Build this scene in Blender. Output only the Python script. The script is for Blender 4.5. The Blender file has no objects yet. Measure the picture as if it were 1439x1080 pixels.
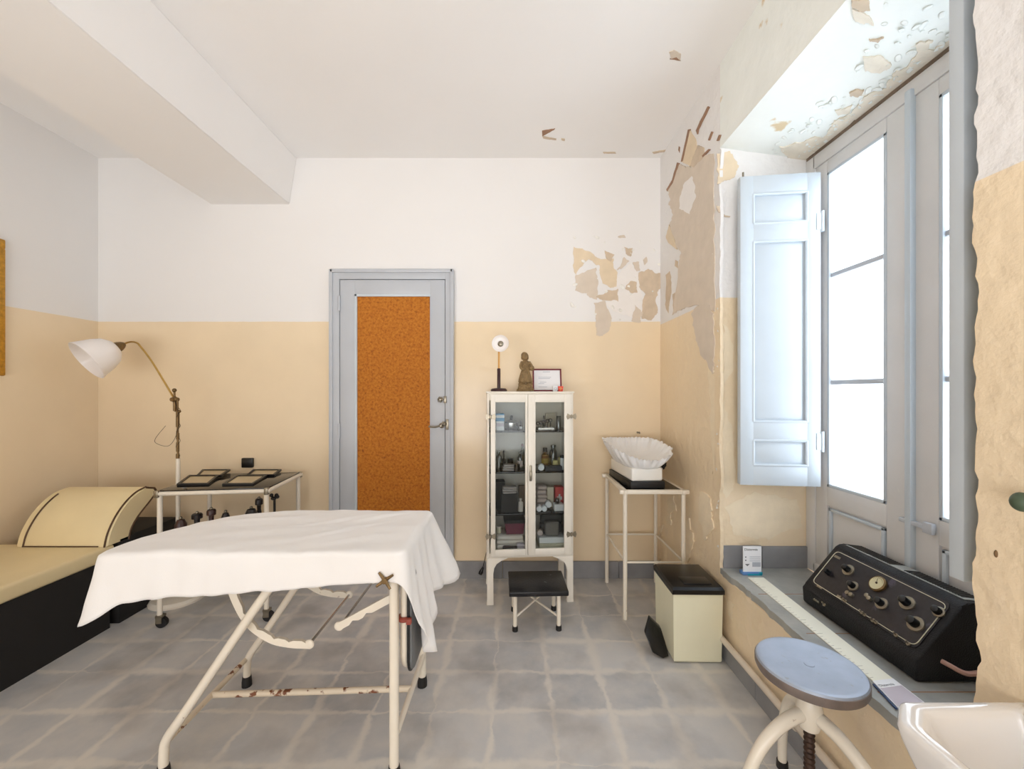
import bpy, bmesh, math, random
from mathutils import Vector, Matrix, noise, Quaternion
random.seed(7)
PI = math.pi
SC = bpy.context.scene
C = SC.collection
V = Vector
F, CX, HZ, H = 575.0, 719.5, 550.0, 1.35        # focal length in pixels, principal column, horizon row, eye height

def at(px, py, Y):
    return V(((px-CX)*Y/F, Y, H-(py-HZ)*Y/F))
def on_plane(px, py, p0, n):
    d = V(((px-CX)/F, 1.0, -(py-HZ)/F)); o = V((0, 0, H))
    return o + d*((V(p0)-o).dot(V(n))/d.dot(V(n)))

# ------------------------------------------------------------------ materials
def lin(c):
    return tuple(((x/255)/12.92 if x/255 <= .04045 else ((x/255+.055)/1.055)**2.4) for x in c)
MATS = {}
def pm(name, rgb, rough=.5, metal=0.0, var=.06, vscale=9.0, bump=0.0, bscale=60.0, rgb2=None, spots=None, spec=.5, coat=0.0, trans=0.0, alpha=1.0, sheen=0.0):
    """procedural Principled material: colour broken up by noise, optional bump and wear spots"""
    m = bpy.data.materials.new(name); m.use_nodes = True; MATS[name] = m
    nt = m.node_tree; N, L = nt.nodes, nt.links
    b = N['Principled BSDF']
    geo = N.new('ShaderNodeTexCoord')
    nz = N.new('ShaderNodeTexNoise'); nz.inputs['Scale'].default_value = vscale; nz.inputs['Detail'].default_value = 5
    L.new(geo.outputs['Object'], nz.inputs['Vector'])
    mx = N.new('ShaderNodeMix'); mx.data_type = 'RGBA'
    c = lin(rgb)
    mx.inputs[6].default_value = (*[x*(1-var) for x in c], 1)
    c2 = lin(rgb2) if rgb2 else [min(1, x*(1+var)) for x in c]
    mx.inputs[7].default_value = (*c2, 1)
    rp = N.new('ShaderNodeMapRange'); rp.inputs[1].default_value = .3; rp.inputs[2].default_value = .7
    L.new(nz.outputs['Fac'], rp.inputs[0]); L.new(rp.outputs[0], mx.inputs[0])
    col = mx.outputs[2]
    if spots:
        srgb, sscale, thr = spots
        n2 = N.new('ShaderNodeTexNoise'); n2.inputs['Scale'].default_value = sscale; n2.inputs['Detail'].default_value = 6
        L.new(geo.outputs['Object'], n2.inputs['Vector'])
        r2 = N.new('ShaderNodeMapRange'); r2.inputs[1].default_value = thr; r2.inputs[2].default_value = thr+.05
        L.new(n2.outputs['Fac'], r2.inputs[0])
        m2 = N.new('ShaderNodeMix'); m2.data_type = 'RGBA'
        L.new(r2.outputs[0], m2.inputs[0]); L.new(col, m2.inputs[6]); m2.inputs[7].default_value = (*lin(srgb), 1)
        col = m2.outputs[2]
    L.new(col, b.inputs['Base Color'])
    b.inputs['Roughness'].default_value = rough; b.inputs['Metallic'].default_value = metal
    b.inputs['Specular IOR Level'].default_value = spec
    b.inputs['Coat Weight'].default_value = coat
    b.inputs['Transmission Weight'].default_value = trans
    b.inputs['Alpha'].default_value = alpha
    b.inputs['Sheen Weight'].default_value = sheen
    if bump:
        n3 = N.new('ShaderNodeTexNoise'); n3.inputs['Scale'].default_value = bscale; n3.inputs['Detail'].default_value = 4
        L.new(geo.outputs['Object'], n3.inputs['Vector'])
        bp = N.new('ShaderNodeBump'); bp.inputs['Strength'].default_value = bump; bp.inputs['Distance'].default_value = .01
        L.new(n3.outputs['Fac'], bp.inputs['Height']); L.new(bp.outputs[0], b.inputs['Normal'])
    return m

def math_node(N, L, op, a, b=None, clamp=False):
    n = N.new('ShaderNodeMath'); n.operation = op; n.use_clamp = clamp
    for i, v in enumerate((a, b)):
        if v is None: continue
        if isinstance(v, (int, float)): n.inputs[i].default_value = v
        else: L.new(v, n.inputs[i])
    return n.outputs[0]

def two_tone(name, line, white, tan, bumpy=.05, blotch=None, low=None, tan_rough=.22):
    m = bpy.data.materials.new(name); m.use_nodes = True; MATS[name] = m
    N, L = m.node_tree.nodes, m.node_tree.links; b = N['Principled BSDF']
    g = N.new('ShaderNodeNewGeometry'); s = N.new('ShaderNodeSeparateXYZ'); L.new(g.outputs['Position'], s.inputs[0])
    nz = N.new('ShaderNodeTexNoise'); nz.inputs['Scale'].default_value = 14; nz.inputs['Detail'].default_value = 4
    L.new(g.outputs['Position'], nz.inputs['Vector'])
    wob = math_node(N, L, 'MULTIPLY', math_node(N, L, 'SUBTRACT', nz.outputs['Fac'], .5), .006)
    z = math_node(N, L, 'ADD', s.outputs['Z'], wob)
    isw = math_node(N, L, 'MULTIPLY', math_node(N, L, 'SUBTRACT', z, line), 400, True)
    big = N.new('ShaderNodeTexNoise'); big.inputs['Scale'].default_value = 2.2; big.inputs['Detail'].default_value = 5
    L.new(g.outputs['Position'], big.inputs['Vector'])
    def vary(c, k):
        mx = N.new('ShaderNodeMix'); mx.data_type = 'RGBA'; c = lin(c)
        mx.inputs[6].default_value = (*[x*(1-k) for x in c], 1); mx.inputs[7].default_value = (*[min(1, x*(1+k)) for x in c], 1)
        L.new(big.outputs['Fac'], mx.inputs[0]); return mx.outputs[2]
    tanc = vary(tan, .09)
    if blotch:
        # flaked, salty patches low down on the plaster
        n2 = N.new('ShaderNodeTexNoise'); n2.inputs['Scale'].default_value = 7; n2.inputs['Detail'].default_value = 8; n2.inputs['Distortion'].default_value = .6
        mp = N.new('ShaderNodeMapping'); mp.inputs['Scale'].default_value = (1, 1.6, .8); L.new(g.outputs['Position'], mp.inputs['Vector']); L.new(mp.outputs[0], n2.inputs['Vector'])
        hgt = math_node(N, L, 'MULTIPLY', math_node(N, L, 'SUBTRACT', 1.25, s.outputs['Z']), .16)
        f = math_node(N, L, 'MULTIPLY', math_node(N, L, 'SUBTRACT', math_node(N, L, 'ADD', n2.outputs['Fac'], math_node(N, L, 'MINIMUM', hgt, .12)), .64), 14, True)
        mb = N.new('ShaderNodeMix'); mb.data_type = 'RGBA'; L.new(f, mb.inputs[0]); L.new(tanc, mb.inputs[6]); mb.inputs[7].default_value = (*lin(blotch), 1)
        tanc = mb.outputs[2]
    mx = N.new('ShaderNodeMix'); mx.data_type = 'RGBA'; L.new(isw, mx.inputs[0]); L.new(tanc, mx.inputs[6]); L.new(vary(white, .02), mx.inputs[7])
    L.new(mx.outputs[2], b.inputs['Base Color'])
    L.new(math_node(N, L, 'ADD', math_node(N, L, 'MULTIPLY', isw, .75-tan_rough), tan_rough), b.inputs['Roughness'])
    b.inputs['Specular IOR Level'].default_value = .5
    n3 = N.new('ShaderNodeTexNoise'); n3.inputs['Scale'].default_value = 18; n3.inputs['Detail'].default_value = 7
    L.new(g.outputs['Position'], n3.inputs['Vector'])
    bp = N.new('ShaderNodeBump'); bp.inputs['Strength'].default_value = bumpy; bp.inputs['Distance'].default_value = .03
    L.new(n3.outputs['Fac'], bp.inputs['Height']); L.new(bp.outputs[0], b.inputs['Normal'])
    return m

WHITE, TAN = (232, 230, 228), (236, 216, 184)
two_tone('wall_paint', 1.857, WHITE, TAN, .03)
two_tone('window_wall_paint', 1.835, WHITE, TAN, .35, blotch=(236, 216, 186), tan_rough=.4)
pm('ceiling_paint', (240, 238, 236), .8, var=.015, vscale=1.5, bump=.05, bscale=25)
pm('soffit_paint', (238, 241, 236), .8, var=.03, vscale=6, bump=.35, bscale=14, spots=((216, 196, 160), 7, .66))

def floor_material():
    m = bpy.data.materials.new('stone_tiles'); m.use_nodes = True; MATS['stone_tiles'] = m
    N, L = m.node_tree.nodes, m.node_tree.links; b = N['Principled BSDF']
    g = N.new('ShaderNodeNewGeometry')
    d = N.new('ShaderNodeTexNoise'); d.inputs['Scale'].default_value = 9; d.inputs['Detail'].default_value = 6; d.inputs['Roughness'].default_value = .62
    L.new(g.outputs['Position'], d.inputs['Vector'])
    off = N.new('ShaderNodeVectorMath'); off.operation = 'MULTIPLY_ADD'
    L.new(d.outputs['Color'], off.inputs[0]); off.inputs[1].default_value = (.07, .07, 0); off.inputs[2].default_value = (-.035+.084+.25*20, -.035-1.975+.247*20, 0)
    ad = N.new('ShaderNodeVectorMath'); L.new(off.outputs[0], ad.inputs[0]); L.new(g.outputs['Position'], ad.inputs[1])
    br = N.new('ShaderNodeTexBrick'); br.offset = 0; br.squash = 1
    L.new(ad.outputs[0], br.inputs['Vector'])
    br.inputs['Scale'].default_value = 1; br.inputs['Brick Width'].default_value = .25; br.inputs['Row Height'].default_value = .247
    br.inputs['Mortar Size'].default_value = .026; br.inputs['Mortar Smooth'].default_value = .9; br.inputs['Bias'].default_value = 0
    fade = N.new('ShaderNodeTexNoise'); fade.inputs['Scale'].default_value = 2.6; fade.inputs['Detail'].default_value = 5; L.new(g.outputs['Position'], fade.inputs['Vector'])
    fr_ = N.new('ShaderNodeMapRange'); fr_.inputs[1].default_value = .38; fr_.inputs[2].default_value = .62; fr_.inputs[3].default_value = .004; fr_.inputs[4].default_value = .046; L.new(fade.outputs['Fac'], fr_.inputs[0]); L.new(fr_.outputs[0], br.inputs['Mortar Size'])
    br.inputs['Color1'].default_value = (*lin((194, 194, 194)), 1); br.inputs['Color2'].default_value = (*lin((168, 170, 173)), 1); br.inputs['Mortar'].default_value = (*lin((212, 207, 199)), 1)
    n2 = N.new('ShaderNodeTexNoise'); n2.inputs['Scale'].default_value = 5.5; n2.inputs['Detail'].default_value = 9; n2.inputs['Roughness'].default_value = .6
    L.new(g.outputs['Position'], n2.inputs['Vector'])
    mr = N.new('ShaderNodeMapRange'); mr.inputs[1].default_value = .36; mr.inputs[2].default_value = .68; mr.inputs[3].default_value = 0; mr.inputs[4].default_value = .7
    L.new(n2.outputs['Fac'], mr.inputs[0])
    mx = N.new('ShaderNodeMix'); mx.data_type = 'RGBA'; L.new(mr.outputs[0], mx.inputs[0]); L.new(br.outputs['Color'], mx.inputs[6]); mx.inputs[7].default_value = (*lin((208, 203, 196)), 1)
    n3 = N.new('ShaderNodeTexNoise'); n3.inputs['Scale'].default_value = 3.4; n3.inputs['Detail'].default_value = 8
    L.new(g.outputs['Position'], n3.inputs['Vector'])
    mr3 = N.new('ShaderNodeMapRange'); mr3.inputs[1].default_value = .48; mr3.inputs[2].default_value = .70; mr3.inputs[4].default_value = .5
    L.new(n3.outputs['Fac'], mr3.inputs[0])
    m3 = N.new('ShaderNodeMix'); m3.data_type = 'RGBA'; L.new(mr3.outputs[0], m3.inputs[0]); L.new(mx.outputs[2], m3.inputs[6]); m3.inputs[7].default_value = (*lin((132, 126, 122)), 1)
    L.new(m3.outputs[2], b.inputs['Base Color'])
    b.inputs['Roughness'].default_value = .62
    bp = N.new('ShaderNodeBump'); bp.inputs['Strength'].default_value = .3; bp.inputs['Distance'].default_value = .006
    L.new(n2.outputs['Fac'], bp.inputs['Height']); L.new(bp.outputs[0], b.inputs['Normal'])
floor_material()

def cork_material():
    m = bpy.data.materials.new('cork_board'); m.use_nodes = True; MATS['cork_board'] = m
    N, L = m.node_tree.nodes, m.node_tree.links; b = N['Principled BSDF']
    g = N.new('ShaderNodeNewGeometry')
    a = N.new('ShaderNodeTexNoise'); a.inputs['Scale'].default_value = 60; a.inputs['Detail'].default_value = 6; a.inputs['Roughness'].default_value = .7
    L.new(g.outputs['Position'], a.inputs['Vector'])
    r = N.new('ShaderNodeValToRGB'); e = r.color_ramp.elements
    e[0].position = .30; e[0].color = (*lin((118, 60, 10)), 1); e[1].position = .68; e[1].color = (*lin((198, 128, 36)), 1)
    k = e.new(.46); k.color = (*lin((176, 102, 18)), 1)
    L.new(a.outputs['Fac'], r.inputs[0]); L.new(r.outputs[0], b.inputs['Base Color']); b.inputs['Roughness'].default_value = .8
cork_material()

def pane_material():
    m = bpy.data.materials.new('frosted_pane'); m.use_nodes = True; MATS['frosted_pane'] = m
    N, L = m.node_tree.nodes, m.node_tree.links
    for n in list(N): N.remove(n)
    o = N.new('ShaderNodeOutputMaterial'); mx = N.new('ShaderNodeMixShader'); t = N.new('ShaderNodeBsdfTransparent'); tl = N.new('ShaderNodeBsdfTranslucent')
    g = N.new('ShaderNodeNewGeometry'); nz = N.new('ShaderNodeTexNoise'); nz.inputs['Scale'].default_value = 3
    L.new(g.outputs['Position'], nz.inputs['Vector'])
    mr = N.new('ShaderNodeMapRange'); mr.inputs[3].default_value = .35; mr.inputs[4].default_value = .5; L.new(nz.outputs['Fac'], mr.inputs[0]); L.new(mr.outputs[0], mx.inputs[0])
    t.inputs[0].default_value = (.95, .98, 1, 1); tl.inputs[0].default_value = (.9, .95, 1, 1)
    L.new(t.outputs[0], mx.inputs[1]); L.new(tl.outputs[0], mx.inputs[2]); L.new(mx.outputs[0], o.inputs[0])
pane_material()

def thin_glass(name, rgb, fac):
    m = bpy.data.materials.new(name); m.use_nodes = True; MATS[name] = m
    N, L = m.node_tree.nodes, m.node_tree.links
    for n in list(N): N.remove(n)
    o = N.new('ShaderNodeOutputMaterial'); mx = N.new('ShaderNodeMixShader'); t = N.new('ShaderNodeBsdfTransparent'); gl = N.new('ShaderNodeBsdfGlossy')
    gl.inputs['Roughness'].default_value = .05
    lw = N.new('ShaderNodeLayerWeight'); lw.inputs[0].default_value = .2
    mr = N.new('ShaderNodeMapRange'); mr.inputs[3].default_value = fac*.4; mr.inputs[4].default_value = fac*4; L.new(lw.outputs['Facing'], mr.inputs[0])
    L.new(mr.outputs[0], mx.inputs[0]); t.inputs[0].default_value = (*lin(rgb), 1)
    L.new(t.outputs[0], mx.inputs[1]); L.new(gl.outputs[0], mx.inputs[2]); L.new(mx.outputs[0], o.inputs[0])
thin_glass('cabinet_glass', (240, 243, 243), .04)
thin_glass('bottle_glass', (150, 158, 150), .3)
thin_glass('amber_glass', (205, 168, 60), .15)

RUST = (120, 70, 40)
pm('cream_enamel', (233, 224, 208), .35, var=.03, spots=(RUST, 26, .72), coat=.2)
pm('rusty_enamel', (222, 208, 186), .45, var=.05, spots=(RUST, 30, .60))
pm('white_enamel', (240, 238, 232), .28, var=.02, coat=.3)
pm('cabinet_paint', (238, 232, 220), .4, var=.02, spots=((150, 120, 90), 20, .76))
pm('grey_paint', (186, 190, 196), .4, var=.03, vscale=5)
pm('shutter_paint', (196, 205, 212), .4, var=.025, vscale=5)
pm('grey_paint_worn', (216, 214, 212), .5, var=.04, vscale=5, spots=((226, 224, 216), 11, .70))
pm('linen', (238, 236, 234), .9, var=.015, vscale=4, bump=.06, bscale=300, sheen=.1)
pm('frill_cotton', (240, 240, 240), .9, var=.02, bump=.15, bscale=160)
pm('cream_vinyl', (232, 214, 170), .42, var=.05, vscale=3, bump=.05, bscale=40, spots=((196, 160, 96), 1.7, .68))
pm('brown_piping', (84, 58, 34), .6)
pm('black_and_couch_shade', (20, 18, 18), .7)
pm('black_paint', (16, 15, 16), .45, bump=.1, bscale=120)
pm('black_rubber', (22, 20, 20), .6)
pm('black_plastic', (14, 14, 15), .3)
pm('scuffed_black', (18, 18, 22), .35, var=.2, spots=((92, 92, 96), 22, .66), bump=.15, bscale=90)
pm('black_glass', (10, 10, 12), .12, spots=((150, 150, 150), 40, .74))
pm('crackle_black', (17, 16, 19), .5, var=.3, vscale=120, bump=.35, bscale=240, spec=.35)
pm('machine_panel', (30, 27, 33), .35, var=.35, vscale=60, spots=((66, 60, 74), 16, .66))
pm('machine_lettering', (206, 200, 176), .6)
pm('grey_upholstery', (112, 114, 116), .55, bump=.2, bscale=80)
pm('stone_skirting', (136, 136, 138), .5, var=.14, vscale=6, rgb2=(150, 150, 152))
pm('sill_stone', (150, 152, 150), .42, var=.12, vscale=8, rgb2=(176, 176, 170), bump=.15, bscale=40)
pm('stool_steel', (168, 178, 194), .5, metal=.35, var=.08, vscale=14, spots=((160, 164, 170), 30, .66))
pm('stool_rim', (128, 116, 110), .5, metal=.3, var=.2, vscale=20)
pm('steel', (190, 190, 190), .25, metal=1.0)
pm('aged_nickel', (150, 142, 126), .35, metal=.9, var=.15, vscale=40)
pm('brass', (196, 160, 92), .3, metal=.9, var=.12, vscale=40)
pm('aged_brass', (120, 96, 62), .45, metal=.7, var=.25, vscale=60)
pm('dark_iron', (66, 48, 38), .55, metal=.5, var=.3, vscale=60)
pm('gilt', (190, 140, 46), .4, metal=.5, var=.25, vscale=50)
pm('canvas_brown', (120, 92, 60), .7, var=.3)
pm('opal_shade', (242, 236, 232), .3, var=.01, coat=.3)
pm('shade_inside', (228, 214, 204), .5)
pm('porcelain', (236, 234, 232), .12, var=.01, coat=.5)
pm('bin_cream', (232, 228, 200), .42, var=.02)
pm('terracotta', (126, 102, 68), .8, var=.25, vscale=60, rgb2=(150, 124, 84), bump=.4, bscale=120)
pm('maroon', (112, 22, 40), .4)
pm('paper', (238, 239, 242), .8, var=.01)
pm('ink', (120, 122, 128), .8)
pm('pale_ink', (176, 182, 192), .8)
pm('leaflet_blue', (98, 140, 196), .5)
pm('leaflet_teal', (40, 160, 184), .4)
pm('leaflet_navy', (40, 62, 104), .5)
pm('strip_cream', (240, 238, 222), .55, var=.02)
pm('tape_tick', (120, 116, 104), .7)
pm('red_plastic', (226, 62, 44), .4)
pm('red_leather', (150, 70, 56), .6)
pm('orange_wood', (214, 160, 84), .4)
pm('dark_wood', (54, 24, 26), .35)
pm('socket_black', (16, 14, 14), .35)
pm('plaster_taupe', (214, 201, 185), .9, var=.05, vscale=12, bump=.2, bscale=40)
pm('plaster_tan', (224, 206, 178), .9, var=.06, vscale=12, bump=.2, bscale=40)
pm('plaster_brown', (206, 188, 165), .9, var=.1, vscale=14, bump=.2, bscale=40)
pm('plaster_pale', (236, 232, 228), .9, var=.02, vscale=12, bump=.2, bscale=40)
pm('flake_edge', (156, 122, 98), .9, var=.15)
pm('soffit_plaster', (230, 221, 204), .9, var=.06, vscale=20, bump=.4, bscale=40)
pm('plaster_cream', (238, 222, 194), .9, var=.05, vscale=14, bump=.3, bscale=40)
pm('vent_grey', (158, 160, 156), .5)
pm('flake_white', (238, 236, 230), .8)
pm('old_wood', (116, 100, 84), .8, var=.2, vscale=20)
pm('navy_case', (28, 32, 44), .5)
pm('carton_blue', (80, 146, 190), .6)
pm('carton_white', (226, 228, 230), .6)
pm('carton_cream', (214, 204, 182), .7)
pm('carton_brown', (126, 104, 84), .8)
pm('carton_lilac', (198, 190, 200), .7)
pm('cloth_pale', (220, 212, 204), .9, var=.05, bump=.2, bscale=60)
pm('cloth_pink', (206, 190, 184), .9, var=.05, bump=.2, bscale=60)
pm('cloth_grey', (158, 152, 150), .9, var=.08, bump=.2, bscale=60)
pm('bag_grey', (112, 108, 104), .8, var=.1, bump=.2, bscale=60)
pm('bag_dark', (66, 66, 64), .8, var=.1)
pm('brown_dark', (52, 32, 26), .6, var=.3, vscale=50)
pm('basket_maroon', (116, 44, 66), .6, var=.12, vscale=40)
pm('cotton_roll', (232, 234, 238), .9)
pm('pale_yellow', (222, 212, 146), .5)
pm('amber_liquid', (206, 176, 84), .4)
pm('red_box', (214, 72, 72), .6)
pm('meter_face', (206, 198, 160), .5)
pm('cable_pink', (190, 150, 138), .5)
pm('tray_beige', (196, 190, 168), .5)
pm('pipe_paint', (214, 202, 186), .5, var=.05, spots=((150, 120, 96), 12, .70))
pm('green_rubber', (70, 86, 66), .5)
pm('screen_pane', (190, 172, 138), .3)
pm('dark_pane', (40, 48, 52), .2)
pm('brown_cup', (58, 34, 28), .35)
pm('black_cup', (24, 18, 18), .35)

# ------------------------------------------------------------------ mesh helpers
class MB:
    def __init__(s): s.bm = bmesh.new()
    def box(s, x0, x1, y0, y1, z0, z1, bev=0.0, seg=2):
        r = bmesh.ops.create_cube(s.bm, size=1)
        vs = r['verts']
        for v in vs:
            v.co = V((x0+(v.co.x+.5)*(x1-x0), y0+(v.co.y+.5)*(y1-y0), z0+(v.co.z+.5)*(z1-z0)))
        if bev:
            es = list({e for v in vs for e in v.link_edges})
            bmesh.ops.bevel(s.bm, geom=es, offset=bev, segments=seg, affect='EDGES', profile=.5)
        return s
    def tube(s, pts, r, n=10, closed=False, caps=True, radii=None):
        pts = [V(p) for p in pts]
        m = len(pts); rings = []; up = None
        for i, p in enumerate(pts):
            if closed: t = (pts[(i+1) % m]-pts[i-1])
            else: t = pts[min(i+1, m-1)]-pts[max(i-1, 0)]
            t = t.normalized()
            if up is None:
                up = t.orthogonal().normalized()
            else:
                up = (up - t*up.dot(t))
                up = up.normalized() if up.length > 1e-6 else t.orthogonal().normalized()
            sd = t.cross(up)
            rr = radii[i] if radii else r
            rings.append([s.bm.verts.new(p+(up*math.cos(2*PI*k/n)+sd*math.sin(2*PI*k/n))*rr) for k in range(n)])
        for i in range(m if closed else m-1):
            a, b = rings[i], rings[(i+1) % m]
            for k in range(n):
                s.bm.faces.new((a[k], a[(k+1) % n], b[(k+1) % n], b[k]))
        if caps and not closed:
            s.bm.faces.new(rings[0][::-1]); s.bm.faces.new(rings[-1])
        return s
    def cyl(s, p, q, r, r2=None, n=14):
        return s.tube([p, q], r, n, radii=[r, r if r2 is None else r2])
    def lathe(s, prof, o=(0, 0, 0), axis=(0, 0, 1), n=20, sx=1.0, sy=1.0, wob=None):
        o = V(o); rot = V((0, 0, 1)).rotation_difference(V(axis).normalized())
        rings = []
        for (r, z) in prof:
            if r < 1e-5: rings.append([s.bm.verts.new(o+rot @ V((0, 0, z)))])
            else:
                ring = []
                for k in range(n):
                    a = 2*PI*k/n; rr = r*(wob(a, z) if wob else 1)
                    ring.append(s.bm.verts.new(o+rot @ V((rr*math.cos(a)*sx, rr*math.sin(a)*sy, z))))
                rings.append(ring)
        for a, b in zip(rings, rings[1:]):
            for k in range(n):
                f = []
                if len(a) == 1 and len(b) == 1: continue
                if len(a) == 1: f = [a[0], b[k], b[(k+1) % n]]
                elif len(b) == 1: f = [a[k], a[(k+1) % n], b[0]]
                else: f = [a[k], a[(k+1) % n], b[(k+1) % n], b[k]]
                s.bm.faces.new(f)
        return s
    def ball(s, c, r, sx=1, sy=1, sz=1, n=12):
        prof = [(r*math.sin(PI*i/n), -r*math.cos(PI*i/n)*sz) for i in range(n+1)]
        return s.lathe(prof, c, n=max(10, n+4), sx=sx, sy=sy)
    def prism(s, poly, ext, bev=0.0, seg=2):
        """closed 3-D polygon swept along the vector ext"""
        e = V(ext); m = len(poly)
        a = [s.bm.verts.new(V(p)) for p in poly]; b = [s.bm.verts.new(V(p)+e) for p in poly]
        fs = [s.bm.faces.new(a), s.bm.faces.new(b[::-1])]
        for k in range(m): fs.append(s.bm.faces.new((a[k], b[k], b[(k+1) % m], a[(k+1) % m])))
        if bev:
            es = list({ed for f in fs for ed in f.edges})
            bmesh.ops.bevel(s.bm, geom=es, offset=bev, segments=seg, affect='EDGES', profile=.5)
        return s
    def loft(s, loops, cap0=True, cap1=True):
        rs = [[s.bm.verts.new(V(p)) for p in lp] for lp in loops]
        m = len(rs[0])
        for a, b in zip(rs, rs[1:]):
            for k in range(m): s.bm.faces.new((a[k], a[(k+1) % m], b[(k+1) % m], b[k]))
        if cap0: s.bm.faces.new(rs[0][::-1])
        if cap1: s.bm.faces.new(rs[-1])
        return s
    def grid(s, f, nu, nv):
        vs = [[s.bm.verts.new(V(f(i/nu, j/nv))) for j in range(nv+1)] for i in range(nu+1)]
        for i in range(nu):
            for j in range(nv): s.bm.faces.new((vs[i][j], vs[i+1][j], vs[i+1][j+1], vs[i][j+1]))
        return s
    def xf(s, M):
        bmesh.ops.transform(s.bm, matrix=M, verts=s.bm.verts); return s
    def build(s, name, mat, parent=None, angle=38):
        bmesh.ops.recalc_face_normals(s.bm, faces=s.bm.faces)
        me = bpy.data.meshes.new(name); o = bpy.data.objects.new(name, me); C.objects.link(o)
        if parent is None:
            xs = [v.co for v in s.bm.verts]
            c = V(((min(p.x for p in xs)+max(p.x for p in xs))/2, (min(p.y for p in xs)+max(p.y for p in xs))/2, min(p.z for p in xs)))
            bmesh.ops.translate(s.bm, vec=-c, verts=s.bm.verts); o.location = c
        else:
            o.parent = parent
            root = parent
            while root.parent: root = root.parent
            if parent is root and not root.get('_loc'): o.location = -root.location
        s.bm.to_mesh(me); s.bm.free()
        for p in me.polygons: p.use_smooth = True
        me.set_sharp_from_angle(angle=math.radians(angle))
        me.materials.append(MATS[mat])
        return o

def thing(name, label, cat, loc, rotz=None, group=None, kind=None):
    o = bpy.data.objects.new(name, None); C.objects.link(o)
    o.empty_display_size = .05
    o.location = loc
    if rotz is not None:
        o.rotation_euler = (0, 0, rotz); o['_loc'] = 1      # parts are given in the thing's own axes
    return tag(o, label, cat, group, kind)
def tag(o, label, cat, group=None, kind=None):
    if label: o['label'] = label
    if cat: o['category'] = cat
    if group: o['group'] = group
    if kind: o['kind'] = kind
    return o
def struct(o):
    o['kind'] = 'structure'; return o
def dup(root, loc, label, rotz=None):
    r = root.copy(); C.objects.link(r); r.location = loc; r['label'] = label
    if rotz is not None: r.rotation_euler = (0, 0, rotz)
    for ch in list(root.children):
        c = ch.copy(); C.objects.link(c); c.parent = r
        for g in list(ch.children):
            d = g.copy(); C.objects.link(d); d.parent = c
    return r
def arc(c, r, a0, a1, n, ax=(1, 0, 0), ay=(0, 0, 1)):
    c, ax, ay = V(c), V(ax), V(ay)
    return [c+ax*(r*math.cos(a0+(a1-a0)*k/n))+ay*(r*math.sin(a0+(a1-a0)*k/n)) for k in range(n+1)]
def smooth(pts, n=6):
    """Catmull-Rom through the points"""
    P = [V(p) for p in pts]; out = []
    for i in range(len(P)-1):
        a, b, c, d = P[max(i-1, 0)], P[i], P[i+1], P[min(i+2, len(P)-1)]
        for k in range(n):
            t = k/n
            out.append(.5*((2*b)+(c-a)*t+(2*a-5*b+4*c-d)*t*t+(3*b-a-3*c+d)*t**3))
    out.append(P[-1]); return out
def text(body, size, M, mat, parent, name='lettering', depth=.0003):
    cu = bpy.data.curves.new(name, 'FONT'); cu.body = body; cu.size = size; cu.extrude = depth
    f = bpy.data.objects.new(name, cu); C.objects.link(f)
    me = bpy.data.meshes.new_from_object(f.evaluated_get(bpy.context.evaluated_depsgraph_get()))
    bpy.data.objects.remove(f); o = bpy.data.objects.new(name, me); C.objects.link(o); me.materials.clear(); me.materials.append(MATS[mat])
    o.parent = parent; o.matrix_local = M
    return o

# ------------------------------------------------------------------ the room
XL, XR, YB, YF, ZC = -3.008, 1.078, 2.974, -1.7, 3.047
XW, WY0, WY1, SILL = 1.60, .94, 2.12, .44
struct(MB().box(XL-.15, XW+.1, YF, YB+.15, -.12, 0).build('floor', 'stone_tiles'))
struct(MB().box(XL-.15, XW+.1, YF, YB+.15, ZC, ZC+.15).build('ceiling', 'ceiling_paint'))
struct(MB().box(XL-.15, XL, YF, YB+.15, 0, ZC).build('wall_left', 'wall_paint'))
struct(MB().box(XL, XR+.02, YB, YB+.15, 0, ZC).build('wall_back', 'wall_paint'))
w = MB()
w.box(XR, XW+.1, YF, WY0, 0, ZC)
w.box(XR, XW+.1, WY1, YB+.15, 0, ZC)
w.box(XR, XW+.1, WY0, WY1, 0, SILL-.03)
wall_right = struct(w.build('wall_right', 'window_wall_paint'))
# wall over the window, its soffit sloping up towards the room
w = MB().prism([(XR, WY0, 2.612), (XW+.1, WY0, 2.53), (XW+.1, WY0, ZC), (XR, WY0, ZC)], (0, WY1-WY0, 0))
struct(w.build('wall_window_lintel', 'soffit_paint'))
# unseen rear wall; its wide opening is added to let in fill light
FILL_GAP = (-2.6, 1.0, .35, 1.6)
w = MB()
w.box(XL, FILL_GAP[0], YF-.2, YF, 0, ZC); w.box(FILL_GAP[1], XW+.1, YF-.2, YF, 0, ZC)
w.box(FILL_GAP[0], FILL_GAP[1], YF-.2, YF, 0, FILL_GAP[2]); w.box(FILL_GAP[0], FILL_GAP[1], YF-.2, YF, FILL_GAP[3], ZC)
struct(w.build('wall_rear', 'wall_paint'))
# boxed-in ceiling beam along the left side
struct(MB().prism([(-2.186, YF, 2.711), (-1.617, YF, 2.711), (-1.565, YF, ZC), (-2.186, YF, ZC)], (0, YB-YF, 0), bev=.004, seg=1).build('ceiling_beam', 'ceiling_paint'))
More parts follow.
